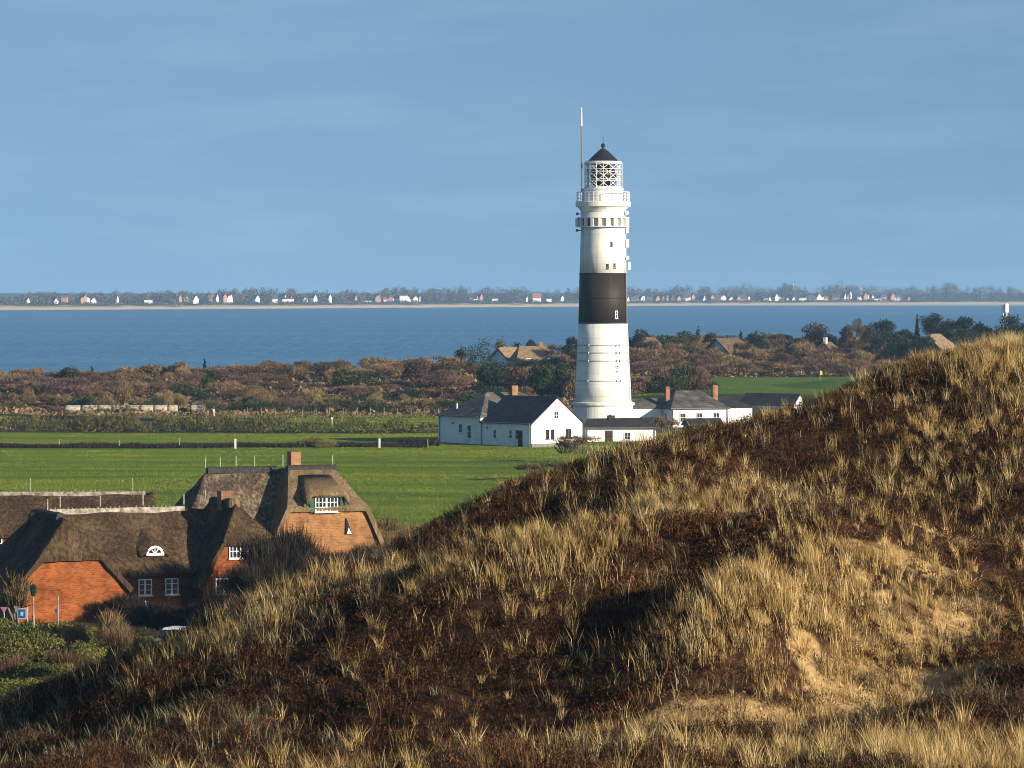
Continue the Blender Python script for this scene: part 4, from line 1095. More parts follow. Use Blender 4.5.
# ------------------------------------------------------------------ second white house right of the tower
BY = 556.0
bp = at(672, 428, BY)
bh = empty("slate_roofed_house", (bp.x, bp.y, lz(bp.x, bp.y)), R(18))
tag(bh, "white house with grey hipped slate roof and two brick chimneys right of the tower", "house")
block(bh, 8.3, 9.5, 2.75, 5.0, "wall_white", "grey_slate", c=(4.15, 4.75), ends=(("hip", 2.6), ("hip", 2.6)), over=0.3, end_over=0.3, thick=0.14)
block(bh, 6.0, 5.0, 2.75, 3.9, "wall_white", "grey_slate", c=(-2.6, 6.2), ends=(("hip", 2.2), ("gable",)), over=0.2, end_over=0.2, thick=0.14)
block(bh, 5.0, 6.0, 2.75, 4.2, "wall_white", "slate", c=(10.4, 5.4), ends=(("gable",), ("hip", 2.5)), over=0.2, end_over=0.2, thick=0.14)
chimney(bh, 0.55, 3.4, 3.2, 5.6, 0.6, 0.6, cap=False); chimney(bh, 7.7, 3.6, 3.6, 5.75, 0.75, 0.6, cap=False)
for xx in (1.6, 4.1, 6.6): window(bh, xx, -0.03, 1.35, 0.9, 1.3, 0, 2, 2)
window(bh, -0.03, 2.4, 1.35, 0.9, 1.3, R(-90), 2, 2)

sp = at(690, 432, 530)
sh = empty("outbuilding", (sp.x, sp.y, lz(sp.x, sp.y)), R(12))
tag(sh, "small outbuilding with low dark roof behind the dune grass, below the two chimneys", "shed")
block(sh, 4.4, 3.6, 1.15, 1.9, "dark_wood", "tar_roof", c=(2.2, 1.8), over=0.25, end_over=0.25, thick=0.15)
door(sh, 1.2, -0.05, 0.4, 0.8, 1.5, 0)

gutter(bh, (-0.3, -0.36, 2.62), (8.6, -0.36, 2.62), [(0.1, -0.08, 2.6), (8.2, -0.08, 2.6)])
gutter(an, (-0.4, -0.42, 2.12), (9.2, -0.42, 2.12), [(0.15, -0.07, 2.1), (8.6, -0.07, 2.1)])

gp = at(793, 412, 600)
gh = empty("white_barn", (gp.x, gp.y, lz(gp.x, gp.y)), R(56))
tag(gh, "low white gabled barn with black roof at the edge of the golf turf", "barn")
block(gh, 9.2, 3.9, zat(404, 600) - lz(gp.x, gp.y), zat(394, 600) - lz(gp.x, gp.y), "wall_white", "slate", c=(1.95, 4.6), yaw=R(90), over=0.25, end_over=0.2, thick=0.15)
window(gh, 1.95, -0.03, 0.75, 0.6, 0.7, 0, 2, 2)

# ------------------------------------------------------------------ thatched brick farmhouse, front left (three roofs)
def ridge_cap(parent, p0, p1, lath=True):
    """turf ridge with a row of pegs across it"""
    p0, p1 = Vector(p0), Vector(p1); d = p1 - p0; n = max(3, int(d.length / 0.28)); u = d.normalized(); s = Vector((-u.y, u.x, 0))
    b = MB()
    hw, hz = (0.16, 0.05) if lath else (0.3, 0.2)
    vs = []
    for q in (p0, p1):
        vs += [tuple(q + s * k * hw + Vector((0, 0, zz))) for k, zz in ((-1.2, -0.28), (-0.9, 0.1), (0, hz), (0.9, 0.1), (1.2, -0.28))]
    b.add(vs, [(0, 1, 6, 5), (1, 2, 7, 6), (2, 3, 8, 7), (3, 4, 9, 8), (0, 5, 9, 4), (0, 4, 3, 2, 1), (5, 6, 7, 8, 9)])
    o = b.build("ridge_cap", M["ridge_heath" if not lath else "ridge_lath"], parent)
    if lath:
        k = MB()
        rr = random.Random(int(p0.x * 10))
        for i in range(n):
            q = p0 + u * (i + 0.5) * d.length / n
            k.box((q.x, q.y, q.z + 0.1 + rr.uniform(-.05, .05)), (0.06, 0.3, 0.14), math.atan2(u.y, u.x))
        k.build("ridge_pegs", M["wood_post"], o)
    return o
def rods(parent, pts, h=0.75, wire=True):
    """lightning rod posts along a ridge, tied by a wire"""
    for p in pts:
        b = MB(); b.box((p[0], p[1], p[2] + h / 2), (0.075, 0.075, h)); b.build("rod_post", M["wood_post"], parent)
    if wire:
        b = MB(); b.tube([(p[0], p[1], p[2] + h * 0.9) for p in pts], 0.007, 4); b.build("rod_wire", M["wire"], parent)

G0 = -1.5
AY = 248.0
fp = at(16, 620, AY)
fa = empty("thatched_farmhouse", (fp.x, fp.y, zat(620, AY)), R(25))
tag(fa, "orange brick farmhouse with dark thatch and eyebrow dormer at the left edge", "house")
A = 16.1 * math.cos(R(25))
# wing with the sunlit orange gable, long range, cross wing with chimney
block(fa, 10.0, 7.2, 2.25, 6.25, "brick_orange", "thatch_brown", c=(3.6, 5.0), yaw=R(90), ends=(("half", 3.85, 1.5), ("hip", 3.4)), over=0.5, end_over=0.3, thick=0.38, wob=0.25)
block(fa, 17.0, 7.6, 3.0, 6.35, "brick_orange", "thatch_brown", c=(11.5, 5.7), yaw=0, ends=(("gable",), ("hip", 3.0)), over=0.5, end_over=0.2, thick=0.38, wob=0.25)
block(fa, 8.0, 5.3, 2.5, 6.85, "brick_orange", "thatch_brown", c=(15.2, 4.4), yaw=R(90), ends=(("half", 4.4, 1.5), ("hip", 2.6)), over=0.55, end_over=0.35, thick=0.38, wob=0.25)
ridge_cap(fa, (4.0, 5.7, 6.4), (13.2, 5.7, 6.4)); ridge_cap(fa, (3.6, 1.9, 6.3), (3.6, 7.0, 6.3), lath=False); ridge_cap(fa, (15.2, 2.1, 6.9), (15.2, 5.6, 6.9), lath=False)
rods(fa, [(3.7, 4.9, 6.5), (4.8, 5.7, 6.6), (7.5, 5.7, 6.6), (10.4, 5.7, 6.6), (13.2, 5.7, 6.6), (14.2, 4.4, 6.9)], 0.7)
chimney(fa, 15.3, 3.6, 6.2, 7.55, 0.9, 0.75, "brick_chimney", cap=False)
b = MB(); b.lathe([(0.42, 6.55), (0.45, 6.95), (0.3, 7.15)], 12, c=(15.2, 2.0, 0)); b.build("ridge_knob", M["thatch_tan"], fa)
# windows of the range and of the cross wing
for xx in (9.15, 10.95): window(fa, xx, 1.86, 1.62, 0.9, 1.05, 0, 2, 3, mull=0.12)
window(fa, 13.95, 0.36, 1.62, 1.2, 1.05, 0, 4, 2, mull=0.14)
window(fa, 15.05, 0.36, 3.85, 1.55, 0.95, 0, 6, 2, mull=0.1)
door(fa, 12.1, 1.84, 0.7, 1.0, 2.0, 0)
# eyebrow dormer
def eyebrow(parent, x, y, z, w, h):
    v, f = [], []; n = 13; L = 2.6
    for j in range(4):
        t = j / 3; yy = y + t * L; k = 1 - t
        for i in range(n):
            s = -1 + 2 * i / (n - 1)
            ww = w * (1.5 + 0.5 * t); prof_ = 0.5 * (1 + math.cos(math.pi * s))
            v.append((x + s * ww, yy, z + h * prof_ * (1 - 0.05 * t) + (0.0 if j == 0 else t * L * 0.42) - (0.16 if abs(s) > 0.9 else 0)))
    for j in range(3):
        for i in range(n - 1): f.append((j * n + i, j * n + i + 1, (j + 1) * n + i + 1, (j + 1) * n + i))
    b = MB(); b.add(v, f); o = b.build("eyebrow_dormer", M["thatch_brown"], parent, smooth=True, solid=0.2)
    q = MB(); pts = [(x + w * 0.75 * math.cos(t), y + 0.06, z - 0.06 + h * 0.72 * math.sin(t)) for t in np.linspace(0, math.pi, 13)]
    q.tube(pts, 0.09, 6); q.box((x, y + 0.06, z - 0.08), (w * 1.8, 0.2, 0.16))
    for k in (-1, 0, 1): q.tube([(x, y + 0.06, z - 0.05), (x + k * w * 0.5, y + 0.06, z + h * 0.6)], 0.035, 5)
    fr = q.build("dormer_window", M["white_metal"], o)
    g = MB(); g.add([(p[0], p[1] + 0.05, p[2]) for p in pts], [tuple(range(13))]); g.build("pane", M["glass"], fr)
    return o
# where the range's front slope meets the picture's eyebrow
eyebrow(fa, 10.0, 2.3, 3.75, 0.66, 0.62)

# ------------------------------------------------------------------ second thatched house behind, with dormer window
BY2 = 287.0
hp = at(275, 575, BY2)
hb = empty("thatched_house", (hp.x, hp.y, zat(572, BY2)), R(20))
tag(hb, "tan brick house with grey thatch and white dormer window between green shutters", "house")
block(hb, 9.2, 8.4, 2.6, 7.15, "brick_tan", "thatch_grey", c=(-2.1, 5.2), yaw=0, ends=(("hip", 3.5), ("gable",)), over=0.5, end_over=0.4, thick=0.4, wob=0.3)
rv = [(2.1, 3.6, 7.3), (5.6, 3.6, 7.3), (0.75, -0.35, 4.55), (7.05, -0.35, 4.55), (-0.45, -0.35, 1.9), (8.25, -0.35, 1.9), (-0.45, 8.4, 1.9), (8.25, 8.4, 1.9), (2.1, 6.2, 7.2), (5.6, 6.2, 7.2)]
b = MB(); b.add(rv, [(2, 3, 1, 0), (3, 5, 7, 9, 1), (4, 2, 0, 8, 6), (0, 1, 9, 8), (8, 9, 7, 6)])
rw = b.build("roof", M["thatch_tan"], hb, solid=0.4)
sd = rw.modifiers.new("fine", 'SUBSURF'); sd.subdivision_type = 'SIMPLE'; sd.levels = 4; sd.render_levels = 4
dp = rw.modifiers.new("lumps", 'DISPLACE'); dp.texture = bpy.data.textures["thatch_lumps"]; dp.strength = 0.25; dp.texture_coords = 'LOCAL'
bv = rw.modifiers.new("soft", 'SMOOTH'); bv.iterations = 3
b = MB(); b.add([(0, 0, -1), (7.8, 0, -1), (7.8, 0, 1.9), (6.7, 0, 4.35), (1.1, 0, 4.35), (0, 0, 1.9), (0, 8, -1), (7.8, 8, -1), (7.8, 8, 1.8), (0, 8, 1.8)],
                [(0, 1, 2, 3, 4, 5), (1, 7, 8, 2), (0, 5, 9, 6), (6, 9, 8, 7)]); b.build("wall", M["brick_tan"], hb)
# dormer: brick cheek wall, thatched hood, window with shutters
b = MB(); b.box((3.85, 0.55, 4.95), (2.4, 1.3, 1.6)); b.build("dormer_wall", M["brick_tan"], hb)
b = MB()
n = 11; hv, hf = [], []
for j, (yy, lift) in enumerate(((-0.62, 0.0), (0.9, 0.7), (2.9, 1.85))):
    for i in range(n):
        s = -1 + 2 * i / (n - 1)
        hv.append((3.85 + s * (1.75 - 0.1 * j), yy, 5.68 + lift * 0.62 - 0.06 * s * s - 0.7 * max(0, abs(s) - 0.8) / 0.2 * (1 - 0.3 * j)))
for j in range(2):
    for i in range(n - 1): hf.append((j * n + i, j * n + i + 1, (j + 1) * n + i + 1, (j + 1) * n + i))
b.add(hv, hf); b.build("dormer_hood", M["thatch_tan"], hb, solid=0.34, smooth=True)
window(hb, 3.8, -0.24, 4.95, 1.72, 1.4, 0, 6, 4, mull=0.13, bar=0.08)
for xx in (2.72, 4.98):
    b = MB(); b.box((xx, -0.24, 4.95), (0.32, 0.07, 1.36)); b.box((xx, -0.285, 4.95), (0.2, 0.03, 1.1)); b.build("shutter", M["green_shutter"], hb)
b = MB(); b.add([(5.3, -0.05, 2.6), (5.8, -0.05, 2.6), (5.35, -0.05, 3.8), (5.3, -0.12, 2.6), (5.8, -0.12, 2.6), (5.35, -0.12, 3.8)], [(0, 1, 2), (5, 4, 3), (0, 3, 4, 1), (1, 4, 5, 2), (2, 5, 3, 0)])
tw = b.build("gable_window", M["glass"], hb); tw["label"] = "narrow pointed dark window in the tan brick gable"
b = MB(); b.add([(5.35, -0.14, 2.62), (5.75, -0.14, 2.62), (5.5, -0.14, 3.1), (5.35, -0.18, 2.62), (5.75, -0.18, 2.62), (5.5, -0.18, 3.1)], [(0, 1, 2), (5, 4, 3), (0, 3, 4, 1), (1, 4, 5, 2), (2, 5, 3, 0)]); b.build("window_blind", M["pale_post"], tw)
ridge_cap(hb, (-3.6, 5.2, 7.2), (1.6, 5.2, 7.2), lath=False); ridge_cap(hb, (2.0, 3.7, 7.3), (5.7, 3.7, 7.3), lath=False)
rods(hb, [(-3.7, 5.2, 7.3), (-2.6, 5.2, 7.3), (-1.4, 5.2, 7.35), (0.0, 5.2, 7.35), (1.8, 4.0, 7.4), (5.5, 3.7, 7.4)], 0.8)
chimney(hb, 2.75, 4.3, 6.8, 8.45, 0.75, 1.0, "brick_chimney", cap=False)
b = MB(); b.box((2.62, 4.3, 8.6), (0.1, 0.1, 0.35)); b.build("chimney_pipe", M["dark_iron"], hb)

# ------------------------------------------------------------------ third long thatched roof, far left
CY = 279.0
cp = at(140, 560, CY)
hc = empty("thatched_barn", (cp.x, cp.y, zat(560, CY)), R(4))
tag(hc, "long dark thatched roof with white ridge behind the orange brick farmhouse", "house")
zr = zat(493.5, CY + 4) - hc.location.z
block(hc, 15.0, 8.0, 2.2, zr, "brick_orange", "thatch_brown", c=(-6.9, 4.0), ends=(("hip", 3.0), ("half", 4.6, 0.5)), over=0.5, end_over=0.4, thick=0.38, wob=0.2)
ridge_cap(hc, (-11.0, 4.0, zr + .05), (0.3, 4.0, zr + .05))
rods(hc, [(-7.8, 4.0, zr + .2), (-0.6, 4.0, zr + .2)], 0.9, wire=False)
for xx in (-10, -6, -2): window(hc, xx, -0.04, 1.4, 0.9, 1.1, 0, 2, 3)

# ------------------------------------------------------------------ thatched houses among the trees beyond the tower
def far_thatched(px, py, Y, L, W, eave, ridge, yaw, label, roof="thatch_far", wall="wall_white", ends=(("hip", 2.5), ("hip", 2.5)), chim=None, wins=2, name="thatched_cottage"):
    p = at(px, py, Y)
    o = empty(name, (p.x, p.y, p.z), R(yaw)); tag(o, label, "house")
    block(o, L, W, eave, ridge, wall, roof, c=(0, W / 2), ends=ends, over=0.5, end_over=0.5, thick=0.35, base=-3)
    for k in range(wins): window(o, -L / 2 + L * (k + 0.5) / wins, -0.04, eave * 0.55, 1.0, 1.1, 0, 2, 2, bar=0.1)
    if chim: chimney(o, chim[0], W / 2, ridge - 0.6, ridge + 0.9, 0.8, 0.7, chim[1], cap=False)
    return o
far_thatched(539, 363, 850, 9.0, 7.5, 0.9, 3.6, 12, "pale thatched house with red chimney just left of the tower", chim=(1.2, "brick_chimney"), ends=(("hip", 1.5), ("hip", 2.5)))
far_thatched(516, 362, 862, 5.2, 5.2, 0.9, 3.2, 48, "thatched house with shaded gable beside the wide dark pine", roof="thatch_far", ends=(("half", 3.0, 1), ("gable",)))
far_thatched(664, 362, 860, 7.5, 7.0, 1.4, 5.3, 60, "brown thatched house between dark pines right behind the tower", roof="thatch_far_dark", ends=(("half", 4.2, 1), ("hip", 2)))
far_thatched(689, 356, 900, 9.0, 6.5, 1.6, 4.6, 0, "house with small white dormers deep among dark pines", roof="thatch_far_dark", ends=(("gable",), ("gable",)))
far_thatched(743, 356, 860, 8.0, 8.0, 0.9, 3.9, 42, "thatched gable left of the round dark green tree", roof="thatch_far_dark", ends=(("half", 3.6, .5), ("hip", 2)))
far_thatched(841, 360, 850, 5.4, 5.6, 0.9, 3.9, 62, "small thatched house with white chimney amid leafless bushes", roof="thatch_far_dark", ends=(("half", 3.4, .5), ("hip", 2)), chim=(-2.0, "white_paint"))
far_thatched(949, 355, 830, 6.4, 6.4, 1.6, 4.4, 52, "big thatched house with reddish wall behind the dune crest", roof="thatch_far", wall="brick_tan", ends=(("half", 3.6, 2.0), ("hip", 2)))

# ================================================================== TREES, BUSHES, HEDGES
def leafcloud(rng, lobes, n, size, flat=0.0, up=0.0, fill=0.55, aspect=1.6):
    """n leaf-sized faces spread through the outer part of several lobes; lobes = (x, y, z, rx, ry, rz)"""
    L = np.array(lobes, float)
    wts = (L[:, 3] * L[:, 4] * L[:, 5]) ** (2 / 3); wts /= wts.sum()
    k = rng.choice(len(L), n, p=wts)
    d = rng.normal(size=(n, 3)); d /= np.linalg.norm(d, axis=1, keepdims=True)
    r = fill + (1.06 - fill) * rng.uniform(0, 1, n) ** 0.6
    c = L[k, :3] + d * r[:, None] * L[k, 3:6]
    c[:, 2] = np.maximum(c[:, 2], 0.02)
    nrm = d + rng.normal(size=(n, 3)) * 0.9
    nrm[:, 2] += up
    nrm /= np.linalg.norm(nrm, axis=1, keepdims=True)
    t = np.cross(nrm, rng.normal(size=(n, 3))); t /= np.linalg.norm(t, axis=1, keepdims=True)
    u = np.cross(nrm, t)
    s = size * rng.uniform(0.55, 1.35, n)
    a, b = t * (s * aspect * 0.5)[:, None], u * (s * 0.5)[:, None]
    v = np.stack([c - a, c - b * 0.9, c + a, c + b * 0.9], 1).reshape(-1, 3)
    f = np.arange(n * 4).reshape(-1, 4)
    lobetint = rng.uniform(0.25, 0.75, len(L))
    tint = np.clip(lobetint[k] + rng.normal(0, 0.17, n), 0, 1)
    return v, f, np.repeat(tint, 4)

def twigcloud(rng, lobes, n, length, width, upw=1.0, fill=0.35):
    """leafless bush: thin twigs pointing outward and up"""
    L = np.array(lobes, float)
    wts = (L[:, 3] * L[:, 4] * L[:, 5]) ** (2 / 3); wts /= wts.sum()
    k = rng.choice(len(L), n, p=wts)
    d = rng.normal(size=(n, 3)); d[:, 2] = np.abs(d[:, 2]) * 0.9; d /= np.linalg.norm(d, axis=1, keepdims=True)
    r = fill + (0.95 - fill) * rng.uniform(0, 1, n) ** 0.5
    c = L[k, :3] + d * r[:, None] * L[k, 3:6]; c[:, 2] = np.maximum(c[:, 2] - 0.1, 0.0)
    g = d * 0.8 + rng.normal(size=(n, 3)) * 0.35; g[:, 2] += upw; g /= np.linalg.norm(g, axis=1, keepdims=True)
    ln = length * rng.uniform(0.5, 1.3, n); w = width * rng.uniform(0.6, 1.4, n)
    t = np.cross(g, rng.normal(size=(n, 3))); t /= np.linalg.norm(t, axis=1, keepdims=True)
    a = t * (w / 2)[:, None]
    v = np.stack([c - a, c + a, c + g * ln[:, None] + a * 0.3, c + g * ln[:, None] - a * 0.3], 1).reshape(-1, 3)
    f = np.arange(n * 4).reshape(-1, 4)
    lobetint = rng.uniform(0.3, 0.7, len(L))
    tint = np.clip(lobetint[k] + rng.normal(0, 0.18, n), 0, 1)
    return v, f, np.repeat(tint, 4)

def round_lobes(rng, w, h, n, zc=0.5):
    out = [(0, 0, h * zc, w * 0.36, w * 0.36, h * 0.48)]
    for k in range(n):
        a = rng.uniform(0, 2 * math.pi); rr = rng.uniform(0.12, 0.34) * w; s = rng.uniform(0.16, 0.28)
        out.append((rr * math.cos(a), rr * math.sin(a), h * rng.uniform(0.25, 0.82), w * s, w * s, h * s * 0.95))
    return out

brng = np.random.default_rng(21)
def bush_mesh(kind, w, h, n, size):
    lobes = round_lobes(brng, w, h, int(brng.integers(4, 12)), 0.42)
    if kind == "twig":
        v, f, t = join([twigcloud(brng, lobes, n, size * 2.2, size * 0.42), leafcloud(brng, lobes, n // 3, size * 0.9, fill=0.3)])
    else:
        v, f, t = leafcloud(brng, lobes, n, size, up=0.3)
    return np_mesh("bush", v, f, t)

# prototypes of the scrub belt (seen from over half a kilometre: faces of 0.3-0.5 m)
FARP = {}
for key, kind, m, cnt in (("brown", "twig", "bush_brown", 4), ("purple", "twig", "bush_purple", 3), ("green", "leaf", "bush_green", 3), ("gold", "twig", "bush_gold", 2), ("olive", "leaf", "bush_olive", 2)):
    FARP[key] = []
    for k in range(cnt):
        me = bush_mesh(kind, 5.0, 2.6, 1900, 0.17); me.materials.append(M[m]); FARP[key].append(me)
LAB = {"brown": ("russet leafless bush in the scrub belt between meadow and bay", "bush", "thorn_bush"), "purple": ("purplish brown leafless bush in the scrub belt before the bay", "bush", "bramble_bush"),
       "green": ("dark green leafy bush in the scrub belt between meadow and bay", "bush", "gorse_bush"), "gold": ("golden tan bush in the scrub belt between meadow and bay", "bush", "willow_bush"),
       "olive": ("olive green bush in the scrub belt between meadow and bay", "bush", "broom_bush")}
prnd = random.Random(5)
def place_bush(key, x, y, w, h, label=None, group=None, name=None, sink=0.25):
    me = prnd.choice(FARP[key]); lb, ct, nm = LAB[key]
    o = link(name or nm, me); o.location = (x, y, lz(x, y) - sink); o.scale = (w / 5.0, w / 5.0, h / 2.6); o.rotation_euler = (0, 0, prnd.uniform(0, 6.28))
    return tag(o, label or lb, ct, group or (key + " bushes of the scrub belt"))
# left belt: rows from the near edge towards the bay, kinds by patches
cnt = 0
for row, y0 in enumerate(np.linspace(622, 772, 11)):
    x = -0.135 * y0 - 4
    while x < (10 if y0 > 640 else 6):
        y = y0 + prnd.uniform(-6, 6); xx = x + prnd.uniform(-1, 1)
        pv = float(fbm(xx / 16, y / 30, 301)); q = prnd.random()
        if row < 2: key = "gold" if q < 0.34 else ("green" if q < 0.55 else ("olive" if q < 0.8 else "purple"))
        elif row >= 7: key = "brown" if q < 0.5 else ("gold" if q < 0.78 else ("green" if q < 0.84 else "purple"))
        else: key = "purple" if pv > 0.52 and q < 0.75 else ("brown" if q < 0.6 else ("green" if q < 0.82 else "olive"))
        if xx > -16 and row > 2 and q > 0.35: key = "green" if q < 0.68 else ("brown" if q < 0.85 else "purple")
        w = prnd.choice((3.4, 4.6, 5.6, 7.0, 8.6)) * prnd.uniform(.9, 1.1); h = prnd.uniform(1.3, 3.3) * (1.0 if row > 1 else 0.8)
        place_bush(key, xx, y, w, h); cnt += 1
        x += prnd.uniform(4.2, 6.4)
for px, w, h in ((10, 4, 3.0), (28, 3.2, 3.6), (98, 3.6, 3.4), (106, 3.2, 3.0), (122, 3.4, 3.8), (64, 3.2, 2.4), (165, 3.6, 3.2), (180, 3.2, 2.8), (250, 4, 3.2), (270, 3.4, 3.0), (312, 4, 3.4), (375, 3.6, 3.0), (402, 3.4, 2.6)):
    Y = 627 + (px * 7) % 11; place_bush("gold", xat(px, Y), Y, w, h, "tall golden twiggy bush along the near edge of the scrub belt", "tall golden bushes along the farm track")
# knoll right beside the tower's foot and behind the keeper's house
for px, py, Y, w, h, key in ((470, 392, 640, 6, 2.8, "green"), (492, 388, 650, 6, 3.4, "green"), (515, 386, 655, 6, 3.4, "brown"), (538, 384, 660, 6, 3.6, "green"), (558, 386, 655, 6, 4.2, "green"), (571, 390, 650, 5, 5.2, "brown"), (560, 370, 720, 6, 4, "green"), (545, 368, 735, 6, 3.4, "olive"), (455, 396, 640, 5, 2.6, "purple"), (500, 398, 630, 5, 2.4, "brown"), (528, 398, 630, 5, 2.8, "purple"), (545, 400, 625, 4.5, 2.8, "green"), (500, 366, 838, 5, 2.2, "brown"), (518, 366, 838, 6, 2.0, "green"), (534, 367, 836, 6, 2.4, "green"), (550, 367, 836, 6, 2.6, "green"), (564, 368, 834, 5, 2.4, "brown")):
    p = at(px, py, Y)
    place_bush(key, p.x, Y, w, h, "bush rising behind the keeper's house left of the tower foot", "bushes behind the keeper's house")
# right belt between golf turf and the trees
for row, y0 in enumerate(np.linspace(764, 900, 9)):
    x = 12 + prnd.uniform(0, 3)
    while x < 0.125 * y0:
        y = y0 + prnd.uniform(-6, 6); q = prnd.random()
        inlawn = 82 < x < 102 and 765 < y < 855
        key = "brown" if q < 0.62 else ("purple" if q < 0.76 else "gold")
        if row >= 6 and q > 0.6: key = "green"
        if not inlawn:
            o = place_bush(key, x + prnd.uniform(-1, 1), y, prnd.uniform(5, 7.5), prnd.uniform(2.0, 3.2 if row < 3 else 4.2), {"brown": "russet leafless bush in the thicket beyond the golf turf", "purple": "purplish leafless bush in the thicket beyond the golf turf", "gold": "tan leafless bush in the thicket beyond the golf turf", "green": "dark green bush in the thicket beyond the golf turf"}[key], key + " bushes of the thicket beyond the golf turf")
            cnt += 1
        x += prnd.uniform(4.6, 7.0)
for px, py, w, h, key in ((650, 392, 4, 2.6, "green"), (637, 388, 4, 3.0, "brown"), (628, 396, 4, 2.2, "brown"), (667, 384, 5, 4.2, "purple"), (682, 388, 6, 5.0, "green"), (694, 387, 5, 4.6, "purple"), (672, 394, 5, 2.6, "green"), (704, 394, 4, 2.2, "purple"), (640, 372, 4, 3, "purple")):
    p = at(px, py, 650); place_bush(key, p.x, 640 + h, w, h, "tall dark bush between the tower and the golf turf", "dark bushes beside the tower")
print("far bushes", cnt)
# low growth that fills the belt between the bushes
fr = np.random.default_rng(9)
n = 9000
y = fr.uniform(604, 800, n); x = fr.uniform(-1, 1, n) * 0.132 * y
ok = ((x < 12) | ((y > 762) & ~((x > 83) & (x < 101) & (y > 768) & (y < 852)))) & ~((x > -12) & (x < -2) & (y > 798) & (y < 838))
x, y = x[ok], y[ok]; z = land(x, y)
c = np.stack([x, y, z + 0.15], -1)
lb = [(0, 0, 0, 1, 1, 1)]
v, f, t = leafcloud(fr, lb, len(x) * 5, 0.45, up=0.4)
cc = np.repeat(c, 5, 0) + fr.normal(size=(len(c) * 5, 3)) * np.array([0.9, 0.9, 0.25])
ctr = v.reshape(-1, 4, 3).mean(1, keepdims=True)
v = (v.reshape(-1, 4, 3) - ctr + cc[:, None]).reshape(-1, 3)
tag(link("scrub_undergrowth", np_mesh("scrub_undergrowth", v, f, t), M["bush_brown"]), "low brown undergrowth between the bushes beyond the meadow", "undergrowth", kind="stuff")

# hedges along the meadow
def hedge(name, px0, px1, Y, h, label, m, step=1.2, seed=1, d=2.2):
    r = np.random.default_rng(seed); x0, x1 = xat(px0, Y), xat(px1, Y); parts = []; x = x0; lob = []
    g0 = lz((x0 + x1) / 2, Y)
    while x < x1:
        hh = h * r.uniform(0.55, 1.15) * (0.6 + 0.8 * float(fbm(x / 6.0, 0.5, seed + 60)))
        lob.append((x - x0, r.uniform(-d / 2, d / 2), hh * 0.45 + lz(x, Y) - g0, r.uniform(.9, 1.7), 1.2, hh * 0.55)); x += step * r.uniform(0.6, 1.3)
    a = leafcloud(r, lob, 110 * len(lob), 0.2, up=0.2, fill=0.4); b = twigcloud(r, lob, 90 * len(lob), 0.55, 0.08)
    v, f, t = join([a, b])
    o = link(name, np_mesh(name, v, f, t), M[m]); o.location = (x0, Y, g0 - 0.1)
    return tag(o, label, "hedge")
hedge("hedge", -12, 238, 537, 2.2, "long dark olive hedge along the meadow in front of the bales", "bush_olive", seed=3)
hedge("hedge", 40, 225, 545, 2.6, "brown hedge rising just in front of the pale bales", "bush_brown", seed=8, step=2.6)
hedge("hedge", 256, 432, 535, 2.0, "dark hedge along the meadow just left of the keeper's house", "bush_olive", seed=4)
hedge("hedge", 212, 436, 616, 1.9, "low green hedge behind the post fence", "bush_green", seed=5, d=3)
hedge("hedge", 405, 438, 488, 0.95, "short clipped black green hedge against the keeper's house end wall", "bush_dark", seed=6, step=.7)  # the house's shadow on this hedge is put into its dark colour

